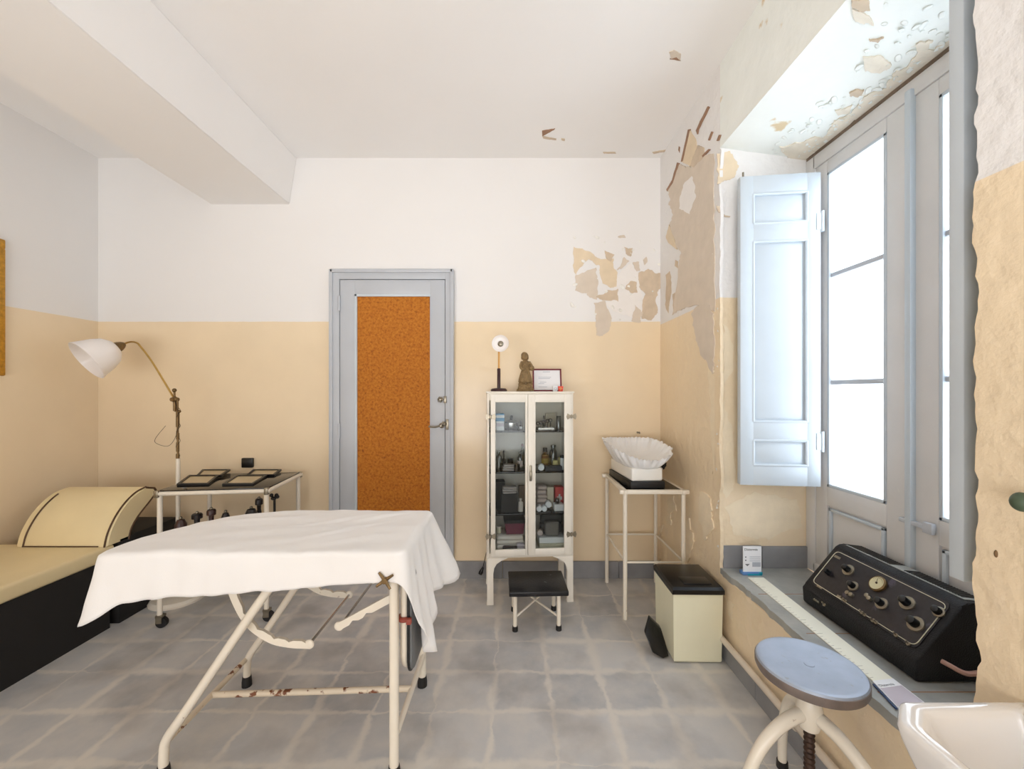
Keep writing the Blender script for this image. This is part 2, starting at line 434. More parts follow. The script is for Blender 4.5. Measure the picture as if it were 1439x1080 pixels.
# stone skirting, one slab after another
sk = MB(); x = XL
while x < XR-.01:
    x2 = min(x+.42, XR)
    if not (x2 > -1.30 and x < -.43): sk.box(x+.001, x2-.002, YB-.018, YB, .0, .122, bev=.002, seg=1)
    else:
        if x < -1.31: sk.box(x+.001, -1.31, YB-.018, YB, 0, .122)
        if x2 > -.425: sk.box(-.425, x2-.002, YB-.018, YB, 0, .122)
    x = x2
struct(sk.build('baseboard_back', 'stone_skirting'))
sk = MB(); y = .95
while y < YB-.02:
    y2 = min(y+.42, YB-.018); sk.box(XR-.014, XR, y+.001, y2-.002, 0, .10, bev=.002, seg=1); y = y2
struct(sk.build('baseboard_right', 'stone_skirting'))
sk = MB(); y = YF+.05
while y < YB-.02:
    y2 = min(y+.42, YB-.018); sk.box(XL, XL+.016, y+.001, y2-.002, 0, .12, bev=.002, seg=1); y = y2
struct(sk.build('baseboard_left', 'stone_skirting'))
# window sill of stone tiles with a chipped front edge, and the tile band on the far reveal
sl = MB(); y = WY0; random.seed(3)
poly = [(XW-.08, WY0), (XW-.08, WY1)]
n = 60
for k in range(n+1):
    yy = WY1-(WY1-WY0)*k/n
    poly.append((XR-.004+.020*max(0, noise.noise(V((yy*9, 1.7, 0))))+.008*noise.noise(V((yy*40, 5, 0))), yy))
sl.prism([(p[0], p[1], SILL-.032) for p in poly], (0, 0, .032))
struct(sl.build('trim_1', 'sill_stone', angle=25))
sl = MB(); sl.box(XR+.012, XR+.21, WY1-.012, WY1, SILL, SILL+.115, bev=.002, seg=1); sl.box(XR+.213, XW-.06, WY1-.012, WY1, SILL, SILL+.112, bev=.002, seg=1)
struct(sl.build('trim_2', 'stone_skirting'))
# thin cracked mortar lines on sill between tiles
sl = MB()
for yy in (1.24, 1.54, 1.84): sl.box(XR+.03, XW-.08, yy-.002, yy+.002, SILL-.001, SILL+.0006)
struct(sl.build('trim_3', 'flake_edge'))

# ------------------------------------------------------------------ peeled paint: bare plaster shapes lying on the walls
def ragged(pts2, jit, sub=4, seed=0):
    out = []; m = len(pts2)
    for i in range(m):
        a, b = V(pts2[i]), V(pts2[(i+1) % m])
        L_ = (b-a).length
        for k in range(sub):
            t = k/sub; p = a.lerp(b, t)
            q = noise.noise_vector(V((p.x*.11, p.y*.11, seed)))
            q2 = noise.noise_vector(V((p.x*.45, p.y*.45, seed+5)))
            p = p+(V((q.x, q.y))+V((q2.x, q2.y))*.55)*jit*min(1, L_/14)
            out.append(p)
    return out
PK = 0
def patch(name, pts, mat, plane, parent, scale=3.0, org=(760, 120), jit=2.6, th=.002):
    global PK
    PK += 1; th = .0012+.00025*(PK % 28)
    n = V(plane[1]); px = [V((org[0]+p[0]/scale, org[1]+p[1]/scale)) for p in pts]
    rg = ragged(px, jit, 8, len(pts)+pts[0][0]*.37)
    P3 = [on_plane(p.x, p.y, plane[0], plane[1]) for p in rg]
    o = MB().prism([p+n*.0002 for p in P3], n*th).build(name, mat, parent, angle=20)
    o['kind'] = 'stuff'
    return o
BW = ((0, YB, 0), (0, -1, 0)); RWP = ((XR, 0, 0), (-1, 0, 0)); RVP = ((0, WY1, 0), (0, -1, 0)); CEP = ((0, 0, ZC), (0, 0, -1))
wall_back = bpy.data.objects['wall_back']; ceiling = bpy.data.objects['ceiling']
def kid(o, par):
    o.parent = par; o.location = o.location-par.location
    return o
for pts, mat in [
    ([(318,800),(385,745),(412,790),(415,860),(437,912),(430,965),(395,985),(330,960),(270,925),(300,890)], 'plaster_pale'),
    ([(140,682),(185,690),(235,720),(290,738),(306,728),(300,765),(250,760),(200,735),(165,770),(148,797),(138,760)], 'plaster_tan'),
    ([(145,802),(175,790),(235,770),(242,830),(234,902),(205,895),(190,880),(148,865)], 'plaster_taupe'),
    ([(240,738),(290,745),(322,790),(320,850),(290,852),(262,830),(250,800)], 'plaster_tan'),
    ([(233,892),(280,868),(322,858),(328,912),(290,905),(258,907)], 'plaster_brown'),
    ([(228,915),(270,912),(302,985),(287,1035),(262,1056),(234,1050),(230,990)], 'plaster_taupe'),
    ([(412,790),(450,775),(490,790),(512,788),(512,850),(498,862),(485,910),(492,960),(465,987),(423,985),(430,920),(436,870),(412,850)], 'plaster_brown'),
    ([(352,857),(377,822),(402,830),(407,872),(380,876)], 'plaster_brown'),
    ([(383,997),(395,930),(432,960),(422,1002)], 'plaster_taupe'),
    ([(270,698),(290,703),(310,718),(295,742),(275,727)], 'plaster_brown'),
    ([(352,682),(368,688),(386,685),(378,722),(360,712)], 'plaster_brown'),
    ([(322,780),(350,722),(370,742),(345,768)], 'plaster_taupe'),
    ([(322,636),(350,630),(356,638),(330,643)], 'plaster_taupe'),
    ([(388,748),(410,745),(416,780),(400,782)], 'plaster_taupe'),
    ([(430,735),(446,722),(450,742),(434,756)], 'plaster_taupe')]:
    kid(patch('bare_plaster', pts, mat, BW, None), wall_back)
for pts, mat, jit in [
    ([(582,330),(625,342),(638,345),(682,288),(730,285),(733,600),(735,955),(690,935),(655,925),(605,940),(560,965),(588,760),(590,700),(575,680),(547,600),(545,580),(560,540),(540,500),(545,450),(537,440),(565,385)], 'plaster_taupe', 3),
    ([(600,420),(640,380),(660,460),(630,540),(590,520)], 'plaster_pale', 3),
    ([(626,186),(655,232),(662,262),(632,342),(597,322),(606,270)], 'plaster_tan', 1.2),
    ([(664,252),(690,262),(690,300),(650,345),(634,340),(650,290)], 'plaster_brown', 1.2),
    ([(530,640),(545,585),(578,690),(545,668)], 'plaster_tan', 1.5),
    ([(640,960),(662,925),(720,928),(734,1000),(734,1180),(726,1215),(700,1160),(672,1130),(650,1040)], 'plaster_taupe', 3),
    ([(624,186),(634,184),(602,320),(594,322)], 'flake_edge', .3),
    ([(708,88),(714,92),(690,140),(668,185),(664,206),(658,190),(676,150)], 'flake_edge', .3),
    ([(578,325),(587,328),(560,410),(536,446),(533,438),(556,400)], 'flake_edge', .4),
    ([(718,270),(688,302),(684,296),(712,268)], 'flake_edge', .3), ([(762,208),(754,232),(746,234),(756,208)], 'flake_edge', .3),
    ([(728,196),(714,232),(710,230),(724,194)], 'flake_edge', .3),
    ([(552,560),(570,532),(572,536),(556,572)], 'flake_edge', .3), ([(582,256),(588,260),(586,284),(580,272)], 'flake_edge', .3),
    ([(568,735),(580,742),(578,770),(566,760)], 'plaster_brown', 1), ([(528,800),(545,780),(552,860),(538,960),(528,940)], 'plaster_brown', 1.5),
    ([(556,880),(572,870),(576,940),(560,955)], 'plaster_brown', 1)]:
    kid(patch('bare_plaster', pts, mat, RWP, None, jit=jit), wall_right)
for pts, mat in [([(5,190),(60,180),(58,184),(6,214)], 'flake_edge'), ([(6,212),(66,224),(64,230),(10,222)], 'plaster_brown'),
                 ([(86,222),(102,224),(100,233),(88,230)], 'plaster_brown'), ([(262,281),(314,280),(316,286),(266,286)], 'plaster_brown'),
                 ([(470,280),(526,270),(524,277),(476,287)], 'plaster_brown')]:
    kid(patch('bare_plaster', pts, mat, CEP, None, jit=.6), ceiling)
for pts, mat in [([(541,-144),(562,-150),(592,-134),(588,-106),(550,-112)], 'plaster_taupe'), ([(544,-112),(590,-106),(570,-122)], 'flake_edge')]:
    kid(patch('bare_plaster', pts, mat, CEP, None, jit=1), ceiling)
# reveal face: cream streak by the corner and peeling
for pts, mat, jit in [
    ([(742,290),(795,280),(815,310),(832,345),(815,385),(790,400),(745,420)], 'plaster_tan', 3),
    ([(738,508),(750,512),(764,484),(768,486),(756,530),(775,548),(798,552),(796,556),(768,554),(745,530)], 'plaster_brown', .8)]:
    kid(patch('bare_plaster', pts, mat, RVP, None, jit=jit), wall_right)
# upper lintel corner: tan patch in the soffit's front edge near the camera
lint = bpy.data.objects['wall_window_lintel']
SOP = ((XR, 0, 2.612), V((-(2.612-2.53), 0, -(XW+.1-XR))).normalized())
for pts, mat in [([(425,748),(600,596),(760,474),(930,352),(1095,222),(1095,184),(1010,226),(950,222),(905,300),(840,326),(800,400),(700,440),(640,520),(560,556),(525,622),(430,640),(352,700)], 'soffit_plaster'),
                 ([(700,262),(780,250),(832,300),(770,332),(704,322)], 'soffit_plaster'), ([(640,-8),(725,-8),(728,46),(690,44),(650,32)], 'plaster_brown'),
                 ([(646,40),(720,60),(748,110),(700,104),(660,90)], 'soffit_plaster'), ([(566,502),(642,482),(634,522),(580,524)], 'soffit_plaster'), ([(320,676),(420,650),(474,690),(430,742),(350,722)], 'soffit_plaster'),
                 ([(936,196),(1020,182),(994,216),(948,228)], 'soffit_plaster'), ([(630,420),(700,404),(690,432),(640,440)], 'plaster_brown'), ([(724,176),(796,170),(760,188)], 'plaster_brown')]:
    kid(patch('bare_plaster', pts, mat, SOP, None, scale=3.27, org=(1000, 0), jit=3), lint)
for pts in ([(937,703),(948,698),(951,718),(941,722)], [(936,724),(943,722),(944,738),(938,736)], [(960,735),(970,728),(976,760),(968,790),(960,770)], [(985,690),(1000,700),(1003,740),(992,760),(984,730)],
            [(925.5,740),(931,738),(930,752),(925.5,752)], [(994,448),(1005,440),(1007,560),(1008,640),(1003,668),(1000,600),(996,520)], [(1021,840),(1032,850),(1030,872),(1022,862)]):
    kid(patch('bare_plaster', pts, 'plaster_cream', RWP, None, scale=1, org=(0, 0), jit=3), wall_right)
for pts in ([(1016,560),(1028,600),(1034,680),(1022,700),(1015,690)], [(1018,712),(1060,692),(1118,700),(1128,738),(1080,758),(1030,750)], [(1016,452),(1026,470),(1030,520),(1018,540)]):
    kid(patch('bare_plaster', pts, 'plaster_cream', RVP, None, scale=1, org=(0, 0), jit=4), wall_right)
random.seed(11)
fl = MB()
def flake(c, n, size, curl, ang):
    """a lifted scale of paint, bent away from its wall"""
    n = V(n).normalized(); t = n.orthogonal().normalized(); t.rotate(Quaternion(n, ang)); u = n.cross(t)
    k = [random.uniform(.7, 1.2) for _ in range(8)]
    def f(i, j):
        a = (i-.5)*2; b = (j-.5)*2; q = 1.0/max(1, math.hypot(a, b))
        a *= q*k[int(i*7)]; b *= q*k[int(j*7)]
        return V(c)+t*a*size+u*b*size*.6+n*(curl*size*max(0, (a+.6))**2+.001)
    fl.grid(f, 6, 4)
for k in range(170):
    yy = random.uniform(WY0+.05, WY1-.02); t = random.random()**2.2
    if yy < 1.25: t = random.random()
    xx = 1.50-.32*t*(1 if yy < 1.5 else .6)
    zz = 2.612-(xx-XR)*(2.612-2.53)/(XW+.1-XR)
    flake((xx, yy, zz), SOP[1], random.uniform(.006, .020), random.uniform(.08, .28), random.uniform(0, 6.28))
o = fl.build('paint_flakes', 'soffit_paint'); sm = o.modifiers.new('thick', 'SOLIDIFY'); sm.thickness = .0012
kid(o, lint)['kind'] = 'stuff'
fl = MB()
for k in range(24):
    zz = random.uniform(.5, 2.5)
    flake((XR-.001, WY1+random.uniform(.0, .035)+(.05*random.random() if zz > 1.9 else 0), zz), (-1, 0, 0), random.uniform(.005, .013), random.uniform(.1, .3), random.uniform(0, 6.28))
o = fl.build('paint_flakes', 'flake_white'); kid(o, wall_right)['kind'] = 'stuff'
sm = o.modifiers.new('thick', 'SOLIDIFY'); sm.thickness = .001
fl = MB()
for k in range(26):
    px_ = random.uniform(800, 930); py_ = random.uniform(330, 450)
    p = on_plane(px_, py_, *BW); flake(p, (0, -1, 0), random.uniform(.006, .022), random.uniform(.1, .4), random.uniform(0, 6.28))
o = fl.build('paint_flakes', 'flake_white'); kid(o, wall_back)['kind'] = 'stuff'; sm = o.modifiers.new('thick', 'SOLIDIFY'); sm.thickness = .001
# broken plaster along the near corner of the window recess
def ragged_edge(y, sgn, ph):
    """lip of plaster along a recess corner: proud of the wall at the broken edge, feathered out away from it"""
    cr = MB(); rows = []
    for k in range(111):
        zz = SILL+(2.6-SILL)*k/110
        e = .008+.014*noise.noise(V((zz*6, ph, 1)))+.010*noise.noise(V((zz*25, ph, 9)))
        rows.append([cr.bm.verts.new(p) for p in ((XR+.012, y+sgn*e, zz), (XR-.004, y+sgn*e, zz), (XR-.0035, y-sgn*.02, zz), (XR+.0008, y-sgn*.09, zz))])
    for a, b in zip(rows, rows[1:]):
        for k in range(3): cr.bm.faces.new((a[k], a[k+1], b[k+1], b[k]))
    kid(cr.build('broken_plaster_edge', 'window_wall_paint', None, 50), wall_right)['kind'] = 'stuff'
ragged_edge(WY0, 1, 3); ragged_edge(WY1, -1, 8)

# ------------------------------------------------------------------ window and shutters
win = thing('window_1', None, None, (1.54, 1.53, SILL), kind='structure')
XF = 1.522
f = MB()
f.box(XF, XF+.06, WY1-.062, WY1, SILL, 2.56, bev=.004); f.box(XF, XF+.06, WY0, WY0+.11, SILL, 2.56, bev=.004)
f.box(XF, XF+.06, WY0+.1, WY1-.05, 2.47, 2.56, bev=.004); f.box(XF, XF+.06, WY0+.1, WY1-.05, SILL, SILL+.05, bev=.004)
f.build('window_frame', 'grey_paint_worn', win)
# dark gap of old wood under the soffit
MB().box(XF-.004, XF+.05, WY0+.02, WY1-.01, 2.535, 2.575).build('head_board', 'old_wood', win)
def casement(y0, y1, g0, g1):
    m = MB(); xa, xb = XF+.006, XF+.05
    m.box(xa, xb, g1, y1, SILL+.05, 2.47, bev=.004); m.box(xa, xb, y0, g0, SILL+.05, 2.47, bev=.004)
    m.box(xa, xb, g0, g1, 2.41, 2.47, bev=.003); m.box(xa, xb, g0, g1, .80, .89, bev=.003); m.box(xa, xb, g0, g1, SILL+.05, SILL+.11, bev=.003)
    m.box(xa+.012, xb-.01, g0-.005, g1+.005, SILL+.1, .81)
    c = m.build('casement', 'grey_paint_worn', win)
    b = MB()
    for z in (1.394, 1.91): b.box(xa+.008, xb-.008, g0, g1, z-.011, z+.011, bev=.004)
    b.build('glazing_bar', 'grey_paint', c)
    b = MB()
    for (a0, a1, zz0, zz1) in ((g0, g1, .89, 2.41), (g0+.01, g1-.01, SILL+.12, .79)):
        r = .009
        b.box(xa-.001, xa+.012, a0, a0+r*1.6, zz0, zz1, bev=.003); b.box(xa-.001, xa+.012, a1-r*1.6, a1, zz0, zz1, bev=.003)
        b.box(xa-.001, xa+.012, a0, a1, zz1-r*1.6, zz1, bev=.003); b.box(xa-.001, xa+.012, a0, a1, zz0, zz0+r*1.6, bev=.003)
    b.build('moulding', 'shutter_paint', c)
    g = MB()
    for (z0, z1) in ((.89, 1.383), (1.405, 1.899), (1.921, 2.41)): g.box(xa+.021, xa+.024, g0+.001, g1-.001, z0, z1)
    g.build('glass_pane', 'frosted_pane', c)
    return c
c1 = casement(1.565, 2.058, 1.67, 1.985); c2 = casement(1.05, 1.555, 1.13, 1.465)
MB().box(XF-.016, XF+.02, 1.548, 1.574, SILL+.05, 2.50, bev=.007).build('cover_strip', 'shutter_paint', win)
l = MB(); l.box(XF-.012, XF+.01, 1.50, 1.60, .845, .862, bev=.003); l.box(XF-.02, XF-.002, 1.465, 1.50, .835, .875, bev=.003)
l.build('window_latch', 'grey_paint', win)
for zz in (1.05, 1.62, 2.2): MB().cyl((XF-.004, 2.062, zz-.04), (XF-.004, 2.062, zz+.04), .007, n=8).build('hinge', 'grey_paint', win)

def shutter(name, label, hinge, free, yaw_n, th=.035):
    """panelled shutter leaf between the hinge line and the free edge, z .887-2.418"""
    h, fr = V((*hinge, 0)), V((*free, 0)); t = (fr-h).normalized(); W = (fr-h).length; n = V(yaw_n).normalized()
    M = Matrix((( t.x, n.x, 0, h.x), (t.y, n.y, 0, h.y), (0, 0, 1, .887), (0, 0, 0, 1)))
    r = thing(name, label, 'shutter', (h.x, h.y, .887))
    HH = 1.531
    m = MB(); S = .062
    zs = [(0, .085), (.225, .31), (1.17, 1.25), (1.43, HH)]
    zs = [(0, .10), (.222, .315), (1.205, 1.295), (1.44, HH)]
    m.box(0, S, -th/2, th/2, 0, HH, bev=.003); m.box(W-S, W, -th/2, th/2, 0, HH, bev=.003)
    for a, b in zs: m.box(S-.002, W-S+.002, -th/2+.0005, th/2-.0005, a, b, bev=.002)
    body = m.xf(M).build('leaf', 'shutter_paint', r)
    for a, b in zip(zs, zs[1:]):
        z0, z1 = a[1], b[0]; x0, x1 = S, W-S
        mo = MB()
        for sgn in (1,):
            pts = [(x0, z0), (x1, z0), (x1, z1), (x0, z1)]
            for q in range(4):
                p0, p1 = pts[q], pts[(q+1) % 4]
                mo.cyl((p0[0], sgn*(th/2-.005), p0[1]), (p1[0], sgn*(th/2-.005), p1[1]), .008, n=8)
        mo.xf(M).build('panel_moulding', 'shutter_paint', r)
        pn = MB(); pn.box(x0-.004, x1+.004, -.006, .004, z0-.004, z1+.004)
        pn.loft([[(x0+.012, .004, z0+.012), (x1-.012, .004, z0+.012), (x1-.012, .004, z1-.012), (x0+.012, .004, z1-.012)],
                 [(x0+.026, .011, z0+.026), (x1-.026, .011, z0+.026), (x1-.026, .011, z1-.026), (x0+.026, .011, z1-.026)]])
        pn.xf(M).build('panel', 'shutter_paint', r)
    for z in (.22, 1.29): MB().cyl((-.006, th/2, z-.05), (-.006, th/2, z+.05), .008, n=10).box(-.004, .02, th/2-.002, th/2+.003, z-.04, z+.04).xf(M).build('hinge', 'shutter_paint', r)
    ct = MB().cyl((W-.012, th/2+.002, HH-.002), (W-.012, th/2+.002, HH+.018), .005, n=8); ct.xf(M).build('catch', 'aged_nickel', r)
    return r
shutter('window_shutter', 'pale grey panelled wooden shutter folded open against the far side of the window recess', (1.503, 2.005), (1.136, 2.05), (-.1, -1, 0))
shutter('window_shutter', 'grey wooden shutter seen edge-on at the near side of the window recess', (1.46, 1.012), (1.098, 1.012), (0, 1, 0))

# ------------------------------------------------------------------ door
door = thing('door_1', None, None, (-.866, YB, 0), kind='structure')
X0, X1, ZT = -1.307, -.424, 2.224
fr = MB()
fr.box(X0, X0+.066, YB-.035, YB, 0, ZT, bev=.004); fr.box(X1-.056, X1, YB-.035, YB, 0, ZT, bev=.004); fr.box(X0+.06, X1-.05, YB-.0345, YB, ZT-.066, ZT, bev=.004)
fr.box(X0-.006, X0+.02, YB-.046, YB, 0, ZT+.006, bev=.005); fr.box(X1-.02, X1+.006, YB-.046, YB, 0, ZT+.006, bev=.005); fr.box(X0, X1, YB-.046, YB, ZT-.02, ZT+.006, bev=.005)
fr.build('door_frame', 'grey_paint', door)
lx0, lx1, lz = X0+.069, X1-.059, ZT-.07
px0, px1, pz = -1.131, -.588, 2.05
lf = MB()
lf.box(lx0, px0, YB-.030, YB-.004, .005, lz, bev=.003); lf.box(px1, lx1, YB-.030, YB-.004, .005, lz, bev=.003)
lf.box(px0-.002, px1+.002, YB-.0295, YB-.004, pz, lz, bev=.003); lf.box(px0-.002, px1+.002, YB-.0295, YB-.004, .005, .2, bev=.003)
leaf = lf.build('door_leaf', 'grey_paint', door)
mo = MB()
for p, q in (((px0, pz), (px1, pz)), ((px0, .2), (px1, .2)), ((px0, .2), (px0, pz)), ((px1, .2), (px1, pz))):
    mo.box(min(p[0], q[0])-.002, max(p[0], q[0])+.016 if p[0] == q[0] and p[0] == px0 else max(p[0], q[0])+.002, YB-.034, YB-.012, min(p[1], q[1])-.002-(.014 if p[1] == q[1] == pz else 0), max(p[1], q[1])+.002, bev=.003)
mo.build('panel_moulding', 'shutter_paint', leaf)
MB().box(px0+.012, px1-.002, YB-.022, YB-.010, .2, pz-.012).build('cork_panel', 'cork_board', leaf)
hd = MB(); hx, hz = -.505, 1.107
hd.lathe([(0, 0), (.020, 0), (.020, .006), (.008, .012), (.008, .05), (0, .052)], (hx, YB-.030, hz), (0, -1, 0), n=14)
hd.tube(smooth([(hx+.02, YB-.072, hz+.03), (hx, YB-.074, hz+.005), (hx-.04, YB-.074, hz-.008), (hx-.085, YB-.072, hz-.004)], 4), .0075, n=8)
hd.ball((hx+.022, YB-.05, hz+.012), .016); hd.box(hx+.03, hx+.05, YB-.045, YB-.03, hz-.03, hz+.045, bev=.003)
hd.build('door_handle', 'aged_nickel', leaf)
lk = MB(); kz = 1.293
lk.lathe([(0, 0), (.016, 0), (.016, .006), (.006, .01), (.006, .03), (0, .03)], (-.512, YB-.030, kz), (0, -1, 0), n=12)
for k in range(6): lk.ball((-.512+.014*math.cos(k), YB-.058, kz+.014*math.sin(k)), .008, n=6)
lk.box(-.49, -.47, YB-.045, YB-.03, kz-.025, kz+.025, bev=.003)
lk.build('lock_knob', 'aged_nickel', leaf)
for z in (1.98, 1.06, .3): MB().cyl((lx0-.004, YB-.036, z-.05), (lx0-.004, YB-.036, z+.05), .010, n=10).ball((lx0-.004, YB-.036, z+.055), .009, n=6).build('hinge', 'grey_paint', leaf)

# ------------------------------------------------------------------ examination table, sheet
ex = thing('examination_table', 'cream tubular folding examination table with drop end under a white sheet', 'examination table', (-.85, 1.65, 0))
NY, FY = 1.43, 1.88
def leg_near_left(Y):
    return smooth([(-.80, Y, .725), (-.90, Y, .59), (-1.14, Y, .235), (-1.205, Y, .14), (-1.216, Y, .09), (-1.218, Y, .03)], 5)
for Y in (NY, FY):
    lg = MB().tube(leg_near_left(Y), .0155, 12).build('leg', 'cream_enamel', ex)
    MB().lathe([(0, 0), (.021, 0), (.021, .02), (.018, .045), (0, .045)], (-1.218, Y, 0), n=14).build('rubber_foot', 'black_rubber', lg)
    lg = MB().tube([(-.412, Y, .735), (-.412, Y, .03)], .0165, 12).build('leg', 'cream_enamel', ex)
    MB().lathe([(0, 0), (.022, 0), (.022, .02), (.019, .045), (0, .045)], (-.412, Y, 0), n=14).build('rubber_foot', 'black_rubber', lg)
MB().tube([(-1.21, NY+.012, .125), (-1.217, FY-.012, .125)], .011, 10).build('crossbar', 'rusty_enamel', ex)
MB().tube([(-.404, NY+.01, .155), (-.404, FY-.01, .145)], .011, 10).build('crossbar', 'cream_enamel', ex)
MB().tube([(-1.213, 1.655, .125), (-.404, 1.655, .150)], .012, 10).build('stretcher', 'rusty_enamel', ex)
rail = MB().tube([(-.44, NY, .73), (-1.36, NY, .73)]+arc((-1.36+.0, NY+.06, .73), .06, -PI/2, -PI, 5, (1, 0, 0), (0, 1, 0))+[(-1.42, 1.72, .73), (-1.30, FY, .73), (-.44, FY, .73)], .013, 10)
rail.tube([(-.80, NY, .725), (-.80, FY, .725)], .012, 10); rail.tube([(-.412, NY, .722), (-.412, FY, .722)], .013, 10)
rail.build('top_frame', 'cream_enamel', ex)
# notched quadrants and rods that set the back and leg sections
for Y in (1.47, 1.83):
    pts = smooth([(-1.02, Y, .70), (-.995, Y, .61), (-.944, Y, .52), (-.869, Y, .465), (-.80, Y, .447), (-.728, Y, .443)], 5)
    q = MB(); up = []
    for i, p in enumerate(pts):
        t = (pts[min(i+1, len(pts)-1)]-pts[max(i-1, 0)]).normalized(); nn = V((-t.z, 0, t.x))
        wd = .014*(1 if i % 4 or i < 6 else .45)
        up.append((p+nn*wd, p-nn*.013))
    for (a, b), (c, d) in zip(up, up[1:]):
        q.loft([[a+V((0, -.006, 0)), b+V((0, -.006, 0)), b+V((0, .006, 0)), a+V((0, .006, 0))], [c+V((0, -.006, 0)), d+V((0, -.006, 0)), d+V((0, .006, 0)), c+V((0, .006, 0))]])
    q.ball(pts[-1], .017, sy=.4)
    q.build('ratchet_arc', 'cream_enamel', ex)
    a, b = V((-.622, Y, .508)), V((-.425, Y, .615)); q = MB(); N_ = 12; pr = None
    for i in range(N_+1):
        p = a.lerp(b, i/N_); t = (b-a).normalized(); nn = V((-t.z, 0, t.x)); hi, lo = .013, .013*(.3 if i in (3, 6) else 1)
        cur = [p+nn*hi+V((0, -.006, 0)), p-nn*lo+V((0, -.006, 0)), p-nn*lo+V((0, .006, 0)), p+nn*hi+V((0, .006, 0))]
        if pr: q.loft([pr, cur])
        pr = cur
    q.ball(a, .017, sy=.4); q.tube([b, (-.40, Y, .70)], .011, 8)
    q.build('ratchet_bar', 'cream_enamel', ex)
MB().tube([(-.728, 1.465, .443), (-.728, 1.835, .443)], .005, 8).build('rod', 'steel', ex)
MB().tube([(-.618, 1.465, .508), (-.618, 1.835, .508)], .005, 8).build('rod', 'steel', ex)
# wing screw by the near right corner
ws = MB().cyl((-.43, NY-.02, .712), (-.43, NY-.055, .712), .010, n=10)
for k in range(4): a = k*PI/2+.6; ws.cyl((-.43, NY-.045, .712), (-.43+.034*math.cos(a), NY-.05, .712+.034*math.sin(a)), .007, .004, n=8)
ws.build('wing_screw', 'aged_brass', ex)
# folded-down leg section: tube loop and padded board
lp = [(-.384, NY+.03, .72), (-.384, NY+.03, .42)]+arc((-.384, NY+.10, .42), .07, PI, 1.5*PI, 6, (0, 1, 0), (0, 0, 1))+arc((-.384, FY-.10, .42), .07, 1.5*PI, 2*PI, 6, (0, 1, 0), (0, 0, 1))+[(-.384, FY-.03, .72)]
MB().tube(lp, .0135, 10).build('leaf_frame', 'cream_enamel', ex)
def rr(x, y0, y1, z0, z1, r, n=6):
    P = []
    for (cy, cz, a) in ((y0+r, z0+r, PI), (y1-r, z0+r, 1.5*PI), (y1-r, z1-r, 0), (y0+r, z1-r, .5*PI)):
        for k in range(n+1): P.append(V((x, cy+r*math.cos(a+.5*PI*k/n), cz+r*math.sin(a+.5*PI*k/n))))
    return P
MB().prism(rr(-.371, NY+.015, FY-.015, .335, .715, .06), (.009, 0, 0), bev=.003).build('leaf_board', 'black_paint', ex)
MB().loft([rr(-.362, NY+.02, FY-.02, .34, .70, .06), rr(-.356, NY+.022, FY-.022, .342, .698, .06), rr(-.354, NY+.04, FY-.04, .36, .68, .05)]).build('leaf_cushion', 'grey_upholstery', ex)
st = MB().tube(arc((-.384, NY+.03, .545), .018, 0, 2*PI, 12, (1, 0, 0), (0, 1, 0)), .009, 8); st.box(-.370, -.352, NY-.004, NY+.012, .536, .556, bev=.003)
st.build('strap', 'red_leather', ex)
# table outline seen from above (rounded head end)
def outline(inset=0.0, n=220):
    x0, x1, y0, y1 = -1.435+inset, -.368-inset, 1.398+inset, 1.90-inset
    P = []
    P += arc((x1-.035, y0+.035, 0), .035, 0, -PI/2, 6, (1, 0, 0), (0, 1, 0))
    P += [V((x1-.035+(x0+.045-x1+.035)*t, y0, 0)) for t in [k/24 for k in range(1, 24)]]
    P += arc((x0+.045, y0+.045, 0), .045, -PI/2, -PI, 8, (1, 0, 0), (0, 1, 0))
    for k in range(1, 25):
        a = PI-(PI/2)*k/24; P.append(V((x0+.53+.53*math.cos(a), y0+.08+(y1-y0-.08)*math.sin(a), 0)))
    P += [V((x0+.53+(x1-.035-x0-.53)*t, y1, 0)) for t in [k/16 for k in range(1, 16)]]
    P += arc((x1-.035, y1-.035, 0), .035, PI/2, 0, 6, (1, 0, 0), (0, 1, 0))
    # resample evenly
    Ls = [0]
    for a, b in zip(P, P[1:]+P[:1]): Ls.append(Ls[-1]+(b-a).length)
    out = []; j = 0; PP = P+P[:1]
    for k in range(n):
        s = Ls[-1]*k/n
        while Ls[j+1] < s: j += 1
        t = (s-Ls[j])/max(1e-9, Ls[j+1]-Ls[j]); out.append(PP[j].lerp(PP[j+1], t))
    return out, Ls[-1]
ol, _ = outline(.012, 90)
MB().loft([[V((p.x, p.y, z)) for p in ol] for z in (.742, .785)]).build('mattress', 'grey_upholstery', ex)
